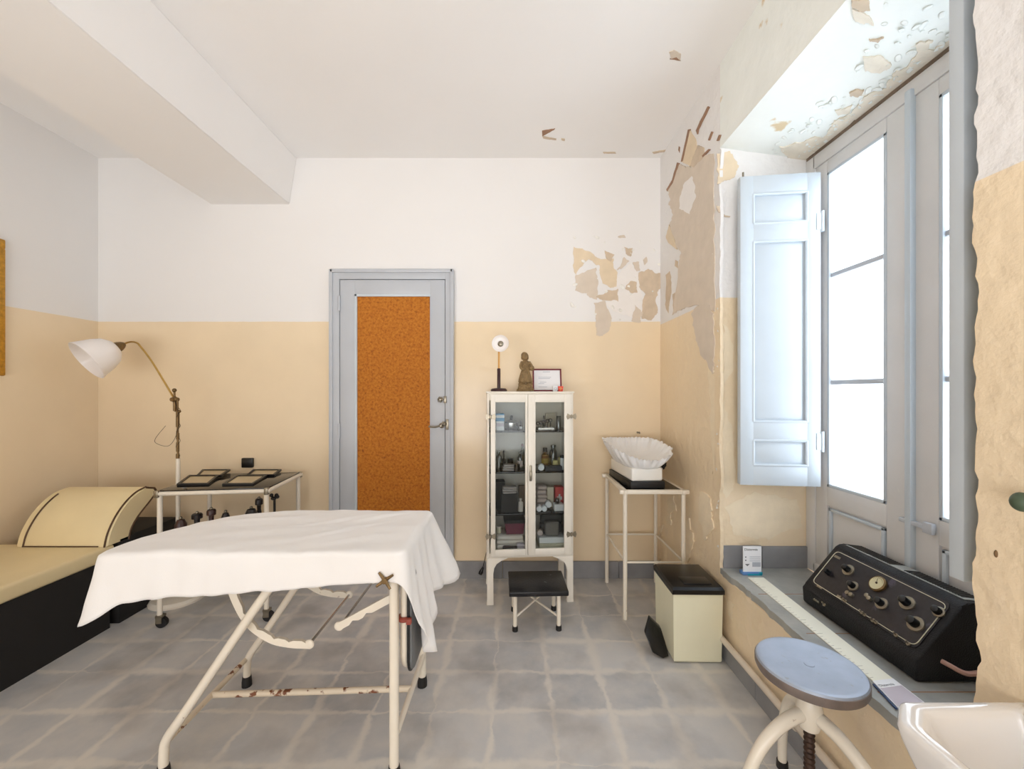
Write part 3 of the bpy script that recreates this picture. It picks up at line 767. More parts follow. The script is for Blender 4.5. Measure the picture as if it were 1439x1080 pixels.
def sheet():
    n = 260; P, per = outline(0, n); m = MB(); TOP = .80
    nor = []
    for k in range(n):
        t = (P[(k+1) % n]-P[k-1]).normalized(); nor.append(V((-t.y, t.x, 0)))
    cen = V((-.9, 1.65, 0))
    nor = [q if q.dot(P[k]-cen) > 0 else -q for k, q in enumerate(nor)]
    nor = [sum((nor[(k+d) % n] for d in range(-3, 4)), V()).normalized() for k in range(n)]
    def lerp_tab(tab, v):
        if v <= tab[0][0]: return tab[0][1]
        for (a, b), (c, d) in zip(tab, tab[1:]):
            if v <= c: return b+(d-b)*(v-a)/(c-a)
        return tab[-1][1]
    right = [(1.40, .14), (1.43, .24), (1.47, .35), (1.52, .43), (1.565, .455), (1.60, .41), (1.66, .33), (1.72, .30), (1.79, .31), (1.84, .34), (1.90, .36)]
    G = lambda d, s: math.exp(-(d/s)**2)
    hem, flare, wav = [], [], []
    cNL, cFR = V((-1.425, 1.405, 0)), V((-.397, 1.895, 0))
    for k in range(n):
        p, q = P[k], nor[k]
        wn = max(0, -q.y)**2; wr = max(0, q.x)**2; wl = max(0, -q.x)**2; wf = max(0, q.y)**2; S = wn+wr+wl+wf
        near = .105+.07*min(1, max(0, (-.45-p.x)/.93))
        h = (wn*near+wr*lerp_tab(right, p.y)+wl*.20+wf*.13)/S
        dnl, dfr = (p-cNL).length, (p-cFR).length
        h += .055*G(dnl, .06)
        hem.append(h)
        flare.append(.05+.12*G(dnl, .07)+.30*G(dfr, .10)+.085*wr+.03*wl)
        wav.append(.009*wr+.010*wl+.0035*wn+.003*wf)
    s_arc = [per*k/n for k in range(n)]
    K, J = 16, 16
    def topz(x, y):
        z = TOP
        e = noise.noise(V((x*3.1+y*2.2, (y-x*.35)*13, 3.3)))
        z += .005*e+.003*noise.noise(V((x*16, y*16, 8)))
        # a few long diagonal creases towards the right end
        for (ax, ay, bx, by, w_, a_) in ((-.95, 1.62, -.55, 1.86, .016, .006), (-.80, 1.52, -.5, 1.75, .014, .006), (-.72, 1.70, -.42, 1.88, .012, .006), (-.70, 1.47, -.44, 1.60, .012, .004), (-1.25, 1.72, -.9, 1.80, .02, .004)):
            A, B, X = V((ax, ay)), V((bx, by)), V((x, y)); t = max(0, min(1, (X-A).dot(B-A)/(B-A).length_squared))
            d = (X-A.lerp(B, t)).length; z += 1.6*a_*math.exp(-(d/w_)**2)*math.sin(PI*min(1, max(.05, t)))
        z -= .012*max(0, (-1.2-x)/.24)
        return z
    rings = []
    for i in range(1, K+1):
        ring = []
        for k in range(n):
            p = P[k]; c = V((max(-1.18, min(-.62, p.x)), 1.65, 0)); q = c.lerp(p-nor[k]*.010, i/K)
            ring.append(m.bm.verts.new((q.x, q.y, topz(q.x, q.y))))
        rings.append(ring)
    for j in range(1, J+1):
        ring = []
        for k in range(n):
            p, q, h = P[k], nor[k], hem[k]
            d = h*j/J; r = .014
            if d < r*1.57: a = d/r; out, dn = r*math.sin(a)-.010, r*(1-math.cos(a))
            else:
                e = d-r*1.57; fl_ = flare[k]
                out, dn = r-.010+e*fl_, r+e*math.sqrt(max(0, 1-fl_*fl_))
            w_ = wav[k]*(d/.2)*(math.sin(s_arc[k]*2*PI/.105+1.2*math.sin(s_arc[k]*9))+.5*noise.noise(V((s_arc[k]*22, 4, d*4))))
            e2 = .004*noise.noise(V((p.x*14, p.y*14, d*12)))
            z = topz(p.x, p.y)-dn
            ring.append(m.bm.verts.new((p.x+q.x*(out+w_+e2), p.y+q.y*(out+w_+e2), z+.004*noise.noise(V((s_arc[k]*18, 2, 2)))*(j/J))))
        rings.append(ring)
    for a, b in zip(rings, rings[1:]):
        for k in range(n): m.bm.faces.new((a[k], a[(k+1) % n], b[(k+1) % n], b[k]))
    # close the middle: first ring collapses onto the centre line
    bmesh.ops.contextual_create(m.bm, geom=[e for e in m.bm.edges if e.is_boundary and all(v in set(rings[0]) for v in e.verts)])
    o = m.build('bed_sheet', 'linen', None, 70)
    s = o.modifiers.new('thick', 'SOLIDIFY'); s.thickness = .0015; s.offset = 1
    return tag(o, 'white cotton sheet draped over the examination table', 'sheet')
sheet()

# ------------------------------------------------------------------ couch at the left wall
co = thing('chaise_couch', 'cream vinyl couch with raised curved headrest along the left wall', 'couch', (-2.64, 1.5, 0))
MB().box(XL+.012, -2.285, .35, 2.36, .395, .475, bev=.018, seg=3).build('seat_cushion', 'cream_vinyl', co)
MB().box(XL+.02, -2.30, .37, 2.34, .0, .394).build('base', 'black_and_couch_shade', co)  # solid black block stands in for the shade under the open couch
top_c = smooth([(0, 2.305, .470), (0, 2.325, .545), (0, 2.37, .625), (0, 2.43, .69), (0, 2.50, .735), (0, 2.57, .752)], 5)
bot_c = smooth([(0, 2.615, .735), (0, 2.625, .705), (0, 2.575, .655), (0, 2.50, .59), (0, 2.455, .53), (0, 2.44, .47)], 5)
prof = top_c+bot_c
HL, HR = -2.80, -2.285
def headloop(x, sh):
    c = V((0, 2.48, .62)); return [V((x, c.y+(p.y-c.y)*sh, c.z+(p.z-c.z)*sh)) for p in prof]
MB().loft([headloop(HL, .95), headloop(HL+.02, 1), headloop(HR-.02, 1), headloop(HR, .95)]).build('headrest', 'cream_vinyl', co)
pp = MB().tube([V((HR-.012, p.y, p.z))+V((0, -.001, .002)) for p in top_c], .0045, 6)
pp.tube([V((HR-.001, p.y, p.z)) for p in [prof[len(top_c)-2]]+bot_c], .006, 6)
pp.tube([V((-2.755, p.y-.001, p.z+.002)) for p in top_c[:-6]], .0045, 6)
pp.tube([(-2.755, 2.305, .478), (-2.33, 2.302, .478)], .0035, 6)
pp.build('piping', 'brown_piping', co)
MB().box(HL+.06, HR, 2.38, 2.80, .0, .495, bev=.006).build('headrest_support', 'black_and_couch_shade', co)

# gilt picture frame at the left edge of the view
pf = thing('picture_frame', 'narrow gilt picture frame hanging on the left wall at the photo edge', 'picture frame', (XL+.02, 2.0, 1.44))
fr = MB()
for (y0, y1, z0, z1) in ((1.60, 2.411, 1.442, 1.50), (1.60, 2.411, 2.186, 2.243), (2.355, 2.411, 1.49, 2.19), (1.60, 1.656, 1.49, 2.19)):
    fr.box(XL, XL+.028, y0, y1, z0, z1, bev=.008)
fr.build('frame', 'gilt', pf); MB().box(XL+.002, XL+.01, 1.65, 2.36, 1.495, 2.19).build('picture', 'canvas_brown', pf)

# black socket on the back wall
so = thing('wall_socket', 'black square socket on the back wall above the trolley', 'socket', (-1.914, YB, .80))
MB().box(-1.955, -1.873, YB-.022, YB, .80, .87, bev=.006).build('plate', 'socket_black', so)
k = MB()
for dx in (-.012, .012): k.cyl((-1.914+dx, YB-.0235, .835), (-1.914+dx, YB-.021, .835), .004, n=8)
k.build('socket_hole', 'black_and_couch_shade', so)
hk = MB().tube(smooth([(.915, YB, 1.055), (.915, YB-.02, 1.055), (.918, YB-.028, 1.06)], 3), .004, 6); hk.ball((.91, YB-.006, 1.054), .007, n=6); hk.ball((.925, YB-.006, 1.05), .006, n=6)
tag(hk.build('wall_hook', 'aged_nickel'), 'small bent nail in the back wall above the baby scale', 'nail')
nl = MB().ball((XR-.002, .909, .99), .004, sz=2.2, n=6)
tag(nl.build('wall_plug', 'canvas_brown'), 'tiny brown screw hole plug in the tan wall near the wash basin', 'nail')

# ------------------------------------------------------------------ floor lamp
LX, LY = -2.175, 2.665
fl = thing('floor_lamp', 'old floor lamp with white bell shade on a bent brass arm', 'lamp', (LX, LY, 0))
MB().lathe([(0, 0), (.15, 0), (.152, .012), (.14, .03), (.08, .045), (.03, .055), (.018, .075), (0, .08)], (LX, LY, 0), n=32).build('base', 'cream_enamel', fl)
MB().cyl((LX, LY, .07), (LX, LY, .915), .0125).build('pole', 'cream_enamel', fl)
rod = MB().cyl((LX, LY, .90), (LX-.004, LY, 1.30), .006, n=10)
for z, r, l in ((.93, .010, .03), (.99, .009, .06), (1.06, .009, .04), (1.17, .010, .10)): rod.cyl((LX-.002, LY, z-l/2), (LX-.002, LY, z+l/2), r, n=10)
rod.build('rod', 'aged_brass', fl)
J = at(245.5, 561, LY)
jt = MB().ball(J, .020, n=10); jt.cyl(J+V((0, -.025, 0)), J+V((0, .025, 0)), .013, n=12); jt.cyl(J, J+V((-.002, 0, .055)), .006, n=8); jt.ball(J+V((-.002, 0, .06)), .013, n=8)
jt.cyl(J, J+V((0, 0, -.075)), .009, n=8); jt.cyl(J+V((.0, 0, -.075)), J+V((.028, 0, -.075)), .005, n=8); jt.ball(J+V((.03, 0, -.078)), .010, n=8)
jt.build('joint', 'aged_brass', fl)
A = [J, at(215, 510, LY), at(197, 486, LY), at(192, 481.5, LY), at(185, 480, LY), at(178, 481.5, LY), at(172, 484.5, LY)]
MB().tube(smooth(A, 5), .0058, 8).build('arm', 'brass', fl)
S0, S1 = at(175, 483, LY), at(133, 510, LY)     # socket end, centre of the mouth
ax = V((-.40, -.72, -.56)).normalized()
so_ = MB().lathe([(0, 0), (.012, .0), (.022, .012), (.030, .03), (.034, .052), (.028, .062), (0, .064)], S0, ax, n=18)
so_.build('lamp_holder', 'aged_brass', fl)
Lh = .215
prof = [(.028, .048), (.052, .055), (.084, .085), (.104, .13), (.117, .18), (.128, Lh), (.125, Lh+.002), (.112, .18), (.099, .13), (.079, .09), (.048, .062), (.0, .058)]
MB().lathe(prof, S0, ax, n=36).build('lamp_shade', 'opal_shade', fl)
MB().ball(S0+ax*.13, .034, n=10).build('bulb', 'opal_shade', fl)
w = MB().tube(smooth([J+V((.012, -.01, -.01)), J+V((.03, -.01, -.10)), J+V((.022, -.01, -.22)), J+V((-.03, -.01, -.30)), J+V((-.11, -.01, -.285)), J+V((-.115, -.01, -.25)), J+V((-.05, -.01, -.17))], 6), .0014, 5)
w.tube(smooth([(LX+.012*math.cos(a*2.2), LY+.012*math.sin(a*2.2), .93+.033*a) for a in range(11)], 4), .0016, 5)
w.build('wire', 'dark_iron', fl)

# ------------------------------------------------------------------ instrument trolley
TR = thing('instrument_trolley', 'cream trolley with black glass top standing against the back wall', 'trolley', (-2.03, 2.333, 0), math.radians(6.5))
W_, D_, ZT = .60, .485, .785
tm = TR.matrix_basis.copy()
TM = Matrix.Translation(TR.location) @ Matrix.Rotation(math.radians(6.5), 4, 'Z')
def TW(x, y, z): return TM @ V((x, y, z))
for (x, y, nm) in ((.012, .012, 0), (W_-.012, .012, 0), (W_-.012, D_-.012, 0), (.012, D_-.012, 0)):
    lg = MB().cyl((x, y, .06), (x, y, ZT-.03), .0135).build('leg', 'cream_enamel', TR)
    cs = MB().cyl((x+.012, y-.012, .029), (x+.012, y+.012, .029), .029, n=18).build('caster', 'black_rubber', lg)
    MB().box(x-.012, x+.02, y-.018, y-.014, .028, .07).box(x-.012, x+.02, y+.014, y+.018, .028, .07).box(x-.014, x+.022, y-.018, y+.018, .06, .072).build('fork', 'aged_nickel', lg)
fr = MB()
for (a, b) in (((0, 0), (W_, 0)), ((W_, 0), (W_, D_)), ((W_, D_), (0, D_)), ((0, D_), (0, 0))):
    fr.cyl((a[0], a[1], ZT-.018), (b[0], b[1], ZT-.018), .012, n=10)
for (x, y) in ((0, 0), (W_, 0), (W_, D_), (0, D_)): fr.ball((x, y, ZT-.018), .014)
fr.build('rail', 'cream_enamel', TR)
for (x, y) in ((W_-.004, -.002), (.006, -.002), (W_-.004, D_), (.006, D_)): MB().box(x-.012, x+.012, y-.012, y+.012, ZT-.038, ZT+.001, bev=.003).build('corner_clip', 'aged_nickel', TR)
MB().box(.004, W_-.004, .004, D_-.004, ZT-.010, ZT, bev=.002).build('top_panel', 'black_glass', TR)
sh = MB().box(.0, W_, 0, D_, .445, .46, bev=.003); sh.build('shelf', 'black_paint', TR)
# four black framed panes on the trolley top
def pane_thing(label, quad, pane):
    """quad: four pixel corners on the trolley top, far-left, far-right, near-right, near-left"""
    P = [on_plane(a, b, (0, 0, ZT), (0, 0, 1)) for a, b in quad]
    P = [V((p.x, min(p.y, YB-.06), ZT+.001)) for p in P]; c = sum(P, V())/4
    t = thing('display_tray', label, 'tray', (c.x, c.y, ZT+.001), group='black framed panes lying on the trolley')
    inn = [p.lerp(c, .17) for p in P]; f = MB(); hgt = V((0, 0, .012))
    for k in range(4):
        a, b, d, e = P[k], P[(k+1) % 4], inn[(k+1) % 4], inn[k]
        f.prism([a, b, d, e], hgt)
    f.build('frame', 'black_paint', t)
    MB().prism([p+V((0, 0, .002)) for p in [q.lerp(c, .15) for q in P]], (0, 0, .005)).build('pane', pane, t)
    return t
pane_thing('black framed pane at the back of the trolley nearest the lamp', [(292, 659.5), (331, 659.5), (311, 670), (276, 670)], 'screen_pane')
pane_thing('black framed pane at the front of the trolley nearest the couch', [(266, 669.5), (308, 669.5), (293, 682), (248, 682.5)], 'screen_pane')
pane_thing('black framed pane at the back of the trolley below the socket', [(359, 660.5), (400, 660), (386, 669), (346, 669.5)], 'screen_pane')
pane_thing('black framed pane at the front of the trolley nearest the door', [(333, 669.5), (376, 669.5), (356, 682), (312, 682.5)], 'screen_pane')
def cup(label, px, Y, r, h, kind, mat):
    p = V(((px-CX)*Y/F, Y, .4605)); h += .105
    t = thing('specimen_jar', label, 'jar', p, group='dark jars on the trolley shelf')
    pf_ = [(0, 0), (r*.8, 0), (r*.75, h*.55), (r*.5, h*.70), (r*.55, h*.82), (r*.98, h*.84), (r, h*.96), (r*.8, h), (0, h)] if kind == 0 else [(0, 0), (r*.9, 0), (r, h*.3), (r, h*.8), (r*.6, h*.97), (0, h)]
    MB().lathe(pf_, p, n=16).build('body', mat, t)
    MB().ball(p+V((0, 0, h+.005)), .009, n=6).build('knob', 'aged_nickel', t)
cup('wide low dark brown jar on the trolley shelf nearest the couch', 254, 2.38, .030, .045, 1, 'brown_cup')
cup('black jar with flared lid on the trolley shelf, second from the couch', 277, 2.40, .028, .070, 0, 'black_cup')
cup('reddish brown jar with square lid on the trolley shelf, third from the couch', 297, 2.42, .024, .088, 0, 'brown_cup')
cup('lowest black jar on the trolley shelf, just showing over the sheet', 317, 2.46, .024, .060, 1, 'black_cup')
cup('broad black jar beside the front right trolley leg', 353, 2.48, .036, .078, 1, 'black_cup')
cup('tall narrow black jar behind the front right trolley leg', 364, 2.56, .022, .115, 0, 'black_cup')
sp = thing('stem_instrument', 'spindly dark valve-like stem instrument on the trolley shelf nearest the door', 'instrument', (-1.48, 2.55, .4605))
m = MB().cyl((-1.48, 2.55, .4605), (-1.48, 2.55, .68), .007, n=8); m.lathe([(0, 0), (.022, 0), (.02, .008), (0, .01)], (-1.48, 2.55, .4605), n=12)
for k in range(5): a = k*1.256; m.ball((-1.48+.018*math.cos(a), 2.55+.012*math.sin(a), .695+.012*math.sin(a*2)), .012, n=6)
m.build('stem', 'black_cup', sp)

# ------------------------------------------------------------------ glass-front medicine cabinet
CR = math.radians(4.6)
CB = thing('medicine_cabinet', 'tall cream metal cabinet with two glass doors and cabriole legs', 'cabinet', (-.157, 2.582, 0), CR)
CM = Matrix.Translation((-.157, 2.582, 0)) @ Matrix.Rotation(CR, 4, 'Z')
def CW(x, y, z): return CM @ V((x, y, z))
W, D, Z0, Z1 = .552, .315, .297, 1.345
b = MB(); t = .014
b.box(0, t, 0, D, Z0, Z1, bev=.003); b.box(W-t, W, 0, D, Z0, Z1, bev=.003); b.box(t, W-t, 0.001, D, Z1-.05, Z1-.0005); b.box(t, W-t, .001, D, Z0+.0005, Z0+.03); b.box(t, W-t, D-.012, D-.0005, Z0+.02, Z1-.04)
b.box(-.006, W+.006, -.008, D+.002, Z1-.004, Z1+.006, bev=.004)
b.build('body', 'cabinet_paint', CB)
for x0, sx in ((0, 1), (W, -1)):
    for y0, yy in ((0, 1), (D, -1)):
        # cabriole leg: wide shoulder under the body, narrow ankle
        P = [(0, Z0), (0, .03), (-.004, .0), (.042, 0), (.040, .03), (.036, .20), (.042, .235), (.058, .262), (.085, .280), (.13, .292), (.13, Z0)]
        poly = [V((x0+sx*p[0], y0, p[1])) for p in P]
        MB().prism(poly, (0, yy*.03, 0), bev=.003).build('leg', 'cabinet_paint', CB)
for z in (1.098, .836, .568):
    MB().box(t+.002, W-t-.002, .022, D-.014, z-.010, z, bev=.001).build('shelf', 'black_glass', CB)
MB().box(t+.002, W-t-.002, .022, D-.014, .322, .330, bev=.001).build('shelf', 'cabinet_paint', CB)
def cab_door(x0, x1, g0, g1, hinge_x, sx):
    m = MB(); z0, z1 = Z0+.018, Z1-.012; gz0, gz1 = .355, 1.283
    m.box(x0, g0, -.018, 0, z0, z1, bev=.003); m.box(g1, x1, -.018, 0, z0, z1, bev=.003); m.box(g0-.002, g1+.002, -.0175, -.0005, z0, gz0, bev=.002); m.box(g0-.002, g1+.002, -.0175, -.0005, gz1, z1, bev=.002)
    d = m.build('door', 'cabinet_paint', CB)
    MB().box(g0-.001, g1+.001, -.009, -.006, gz0-.001, gz1+.001).build('glass', 'cabinet_glass', d)
    for z in (1.192, .442):
        m = MB()
        m.cyl((hinge_x, -.02, z-.012), (hinge_x, -.02, z+.012), .006, n=10)
        for s_ in (1, -1): m.prism([V((hinge_x+s_*.004, -.0215, z-.006)), V((hinge_x+s_*.026, -.0215, z-.020)), V((hinge_x+s_*.033, -.0215, z)), V((hinge_x+s_*.026, -.0215, z+.020)), V((hinge_x+s_*.004, -.0215, z+.006))], (0, .004, 0))
        m.build('hinge', 'aged_nickel', d)
    return d
cab_door(.022, .256, .052, .240, .022, 1); d2 = cab_door(.258, W-.016, .306, .490, W-.016, -1)
MB().box(.266, .282, -.024, -.017, .785, .885, bev=.004).cyl((.274, -.02, .84), (.274, -.042, .84), .006, n=8).box(.268, .280, -.046, -.038, .80, .85, bev=.003).build('latch', 'aged_nickel', d2)

# contents: base point on a shelf from the photo column and a depth inside the cabinet
ZS = {1: 1.0985, 2: .8365, 3: .5685, 4: .3305}
def spot(px, y_in, z):
    """cabinet-local x of a photo column at depth y_in behind the doors"""
    a = (px-CX)/F; c, s = math.cos(CR), math.sin(CR)
    ox, oy = -.157, 2.582      # solve (ox + x c - y s) = a (oy + x s + y c)
    x = (a*(oy+y_in*c)-ox+y_in*s)/(c-a*s)
    return CW(x, y_in, z)
GRP = 'supplies on the cabinet shelves'
def put(name, label, cat, px, y_in, shelf, lift=0.0):
    return thing(name, label, cat, spot(px, y_in, ZS[shelf]+lift), CR, GRP)
def carton(label, px, y_in, shelf, w, h, d, mat, band=None, lift=0.0, cross=False, cat='box'):
    t = put('carton', label, cat, px, y_in, shelf, lift)
    MB().box(-w/2, w/2, -d/2, d/2, 0, h, bev=.0012, seg=1).build('box', mat, t)
    if band: MB().box(-w/2+.001, w/2-.001, -d/2-.0008, -d/2+.001, h*.45, h*.8).build('printed_band', band, t)
    if cross: MB().box(-.006, .006, -d/2-.001, -d/2+.001, h*.25, h*.65).box(-.017, .017, -d/2-.0011, -d/2+.001, h*.37, h*.53).build('cross', 'carton_white', t)
    return t
def bottle(label, px, y_in, shelf, r, h, mat, cap, lab=None, capmat='black_plastic', name='bottle', neck=.42, fill=None):
    t = put(name, label, name, px, y_in, shelf)
    hb = h*(1-cap)
    MB().lathe([(0, 0), (r, 0), (r, hb*.72), (r*.85, hb*.82), (r*neck, hb*.9), (r*neck, hb), (0, hb)], n=16).build('body', mat, t)
    MB().lathe([(0, hb), (r*neck*1.25, hb), (r*neck*1.2, h*.985), (r*.2, h), (0, h)], n=12).build('cap', capmat, t)
    if lab: MB().lathe([(r*1.01, hb*.18), (r*1.012, hb*.55)], n=16).build('paper_label', lab, t)
    if fill: MB().lathe([(0, .002), (r*.93, .002), (r*.93, hb*fill), (0, hb*fill)], n=14).build('liquid', 'amber_liquid', t)
    return t
def jar(label, px, y_in, shelf, r, h, mat, lidmat, name='jar', lift=0.0):
    t = put(name, label, name, px, y_in, shelf, lift)
    MB().lathe([(0, 0), (r, 0), (r*1.02, h*.4), (r, h*.75), (r*.9, h*.8), (0, h*.8)], n=16).build('body', mat, t)
    MB().lathe([(0, h*.8), (r*1.0, h*.8), (r*1.0, h*.97), (r*.9, h), (0, h)], n=16).build('lid', lidmat, t)
    return t
def cloth(label, px, y_in, shelf, w, h, d, mat, lift=0.0, layers=3, name='folded_cloth', cat='cloth'):
    t = spot(px, y_in, ZS[shelf]+lift); m = MB()
    for k in range(layers):
        z0 = h*k/layers; z1 = h*(k+1)/layers; q = .004*random.uniform(-1, 1)
        m.box(-w/2+q, w/2+q, -d/2+q, d/2-q, z0+.0004, z1-.0004, bev=min(.012, (z1-z0)*.42), seg=3)
    for v in m.bm.verts: v.co += noise.noise_vector(V((v.co.x*26, v.co.y*26, v.co.z*26+px)))*V((.004, .004, .003)).length*.9
    mz = min(v.co.z for v in m.bm.verts); bmesh.ops.translate(m.bm, vec=(0, 0, -mz), verts=m.bm.verts)
    o = m.xf(Matrix.Translation(t) @ Matrix.Rotation(CR, 4, 'Z')).build(name, mat, None, 60)
    return tag(o, label, cat, GRP)
def roll(label, px, y_in, shelf, r, L, mat, lift=0.0):
    p = spot(px, y_in, ZS[shelf]+r+lift); m = MB()
    m.lathe([(0, 0), (r*.35, .002), (r*.9, 0), (r, .004), (r, L-.004), (r*.9, L), (0, L)], p, (.05, 1, 0), n=16)
    return tag(m.build('bandage_roll', mat), label, 'bandage', GRP)
# top shelf
carton('white printed carton at the bottom of the pair on the top cabinet shelf', 702.5, .10, 1, .050, .060, .10, 'carton_white', 'carton_lilac')
carton('blue and white carton lying on top of the white one on the top shelf', 702.5, .10, 1, .054, .048, .10, 'carton_blue', 'carton_white', lift=.0605)
t = put('sterilizer_dish', 'covered steel dish with a black knob on the top cabinet shelf', 'dish', 718.5, .14, 1)
MB().lathe([(0, 0), (.040, 0), (.046, .012), (.046, .040), (0, .040)], n=24, sx=1.05).build('dish', 'steel', t)
MB().lathe([(.049, .040), (.049, .046), (.03, .062), (.008, .068), (0, .068)], n=24).build('lid', 'steel', t)
MB().lathe([(0, .068), (.006, .068), (.011, .078), (.009, .092), (0, .094)], n=12).build('knob', 'black_plastic', t)
bottle('tiny dark bottle by the middle post on the top cabinet shelf', 732, .10, 1, .011, .058, 'brown_dark', .3, 'carton_white')
MB_ = put('instrument_tray', 'steel tray of surgical instruments on the top cabinet shelf', 'tray', 766, .12, 1)
MB().box(-.052, .052, -.05, .05, 0, .003).box(-.052, -.050, -.05, .05, 0, .014).box(.050, .052, -.05, .05, 0, .014).box(-.052, .052, -.05, -.048, 0, .014).box(-.052, .052, .048, .05, 0, .014).build('tray', 'steel', MB_)
for k in range(4):
    x = -.036+.022*k; m = MB().cyl((x, -.04, .008), (x+.012, .03, .030+.006*k), .0035, n=6)
    m.tube(arc((x+.012, .035, .040+.006*k), .011, 0, 2*PI, 10, (1, 0, 0), (0, .4, .9)), .003, 6); m.tube(arc((x-.006, .04, .036+.006*k), .011, 0, 2*PI, 10, (1, 0, 0), (0, .4, .9)), .003, 6)
    m.build('scissors', 'black_plastic' if k % 2 else 'dark_iron', MB_)
carton('beige card box at the back of the top cabinet shelf', 773.5, .26, 1, .066, .10, .03, 'carton_cream')
jar('clear glass jar at the hinge side of the top cabinet shelf', 785, .12, 1, .016, .090, 'bottle_glass', 'bottle_glass')
bottle('slim brown bottle behind the instrument tray on the top shelf', 764.5, .24, 1, .010, .085, 'brown_dark', .25)
# second shelf
bottle('clear stoppered bottle at the hinge side of the second cabinet shelf', 701, .10, 2, .021, .125, 'bottle_glass', .12, capmat='bottle_glass')
bottle('black dropper bottle on the second cabinet shelf', 708, .14, 2, .012, .122, 'black_cup', .35, capmat='black_plastic')
jar('squat black jar at the back of the second cabinet shelf', 717, .22, 2, .020, .055, 'black_cup', 'black_plastic')
cloth('grey gauze pouch on the second cabinet shelf', 715, .08, 2, .075, .040, .06, 'cloth_grey', name='gauze_pouch', cat='pouch')
bottle('clear bottle with printed label by the middle post on the second shelf', 731, .12, 2, .019, .115, 'bottle_glass', .1, 'cloth_pink', capmat='bottle_glass')
bottle('clear bottle with dark red cap at the back of the second shelf', 734, .25, 2, .014, .15, 'bottle_glass', .12, capmat='maroon')
jar('small black jar at the front of the second cabinet shelf', 726.5, .05, 2, .018, .045, 'black_cup', 'black_plastic')
bottle('amber bottle with black cap on the second cabinet shelf', 766, .24, 2, .026, .125, 'amber_glass', .26, 'amber_liquid', neck=.5, fill=.8)
bottle('tall clear flask half full of yellow liquid on the second shelf', 777.5, .23, 2, .027, .145, 'bottle_glass', .12, capmat='bottle_glass', neck=.6, fill=.4)
jar('pale yellow jar in front of the tall flask', 780.5, .12, 2, .018, .055, 'pale_yellow', 'pale_yellow')
jar('narrow pale yellow jar near the right hinge of the second shelf', 786.5, .18, 2, .011, .066, 'pale_yellow', 'pale_yellow')
carton('flat navy instrument case on the second cabinet shelf', 777, .06, 2, .110, .030, .06, 'navy_case', cat='case')
roll('round white cotton roll on the second cabinet shelf', 760.5, .04, 2, .021, .05, 'cotton_roll')
jar('black and white jar against the right side of the second shelf', 790, .08, 2, .013, .095, 'carton_white', 'black_plastic')
# third shelf
carton('tall black box at the hinge side of the third cabinet shelf', 703, .20, 3, .060, .175, .10, 'black_and_couch_shade')
carton('large black box with grey cloth on it on the third cabinet shelf', 715.5, .09, 3, .108, .118, .08, 'black_and_couch_shade')
cloth('folded grey cloth on top of the large black box', 716, .09, 3, .088, .045, .075, 'cloth_grey', lift=.1185)
bottle('small white bottle by the middle post on the third shelf', 731.5, .08, 3, .018, .085, 'cloth_pale', .15, capmat='cloth_pale')
carton('brown carton behind the small white bottle', 733, .20, 3, .040, .14, .04, 'carton_brown')
cloth('stack of folded pale cloths on the third cabinet shelf', 760.5, .19, 3, .070, .150, .09, 'cloth_pink', layers=5)
carton('cream carton between the folded cloths and the red box', 772.5, .18, 3, .044, .135, .06, 'carton_cream')
carton('red first aid box with a white cross in the cabinet', 785, .18, 3, .056, .135, .06, 'red_box', cross=True)
carton('low pale carton under the red first aid box', 784.5, .09, 3, .062, .042, .06, 'carton_white')
jar('small glass cup on the low pale carton', 783, .09, 3, .014, .036, 'bottle_glass', 'bottle_glass', lift=.0425)
roll('white bandage roll farthest left on the third shelf', 757.5, .05, 3, .019, .05, 'cotton_roll')
roll('white bandage roll in the middle of the three on the third shelf', 765, .05, 3, .018, .05, 'cotton_roll')
roll('white bandage roll lying on the other two on the third shelf', 770.8, .09, 3, .022, .05, 'cotton_roll', lift=.012)
# bottom
cloth('crumpled pile of white cloths at the bottom of the cabinet', 716.5, .13, 4, .175, .085, .15, 'cloth_pale', layers=3)
t = put('storage_basket', 'maroon basket with black rim on the white cloths', 'basket', 722.5, .13, 4, .088)
MB().loft([[(-.055, -.05, 0), (.055, -.05, 0), (.055, .05, 0), (-.055, .05, 0)], [(-.066, -.058, .078), (.066, -.058, .078), (.066, .058, .078), (-.066, .058, .078)]]).build('body', 'basket_maroon', t)
MB().loft([[(-.068, -.060, .072), (.068, -.060, .072), (.068, .060, .072), (-.068, .060, .072)], [(-.070, -.062, .092), (.070, -.062, .092), (.070, .062, .092), (-.070, .062, .092)]]).build('rim', 'black_plastic', t)
jar('small beige pot on the white cloths at the hinge side', 701, .10, 4, .017, .045, 'tray_beige', 'cloth_pale', lift=.092)
cloth('dark red-brown pouch under the white cloths in the cabinet', 716, .035, 4, .10, .030, .035, 'brown_dark', layers=1, name='fabric_pouch', cat='pouch')
cloth('crinkled blue-white plastic packet at the bottom of the cabinet', 731.5, .034, 4, .052, .045, .035, 'carton_lilac', layers=2, name='plastic_packet', cat='packet')
carton('beige metal tray at the very bottom of the cabinet', 773, .13, 4, .170, .030, .17, 'tray_beige', cat='tray')
carton('white lidded box standing on the beige tray', 773, .13, 4, .168, .036, .15, 'carton_white', lift=.031)
cloth('dark grey bag at the back of the white box', 774, .165, 4, .150, .125, .05, 'bag_dark', lift=.068, layers=2, name='cloth_bag', cat='bag')
cloth('lighter grey pouch leaning before the dark bag', 776, .10, 4, .095, .092, .05, 'bag_grey', lift=.068, layers=1, name='cloth_bag', cat='bag')
roll('pink-white bandage roll beside the grey pouch', 759, .09, 4, .019, .05, 'cloth_pink', lift=.068)

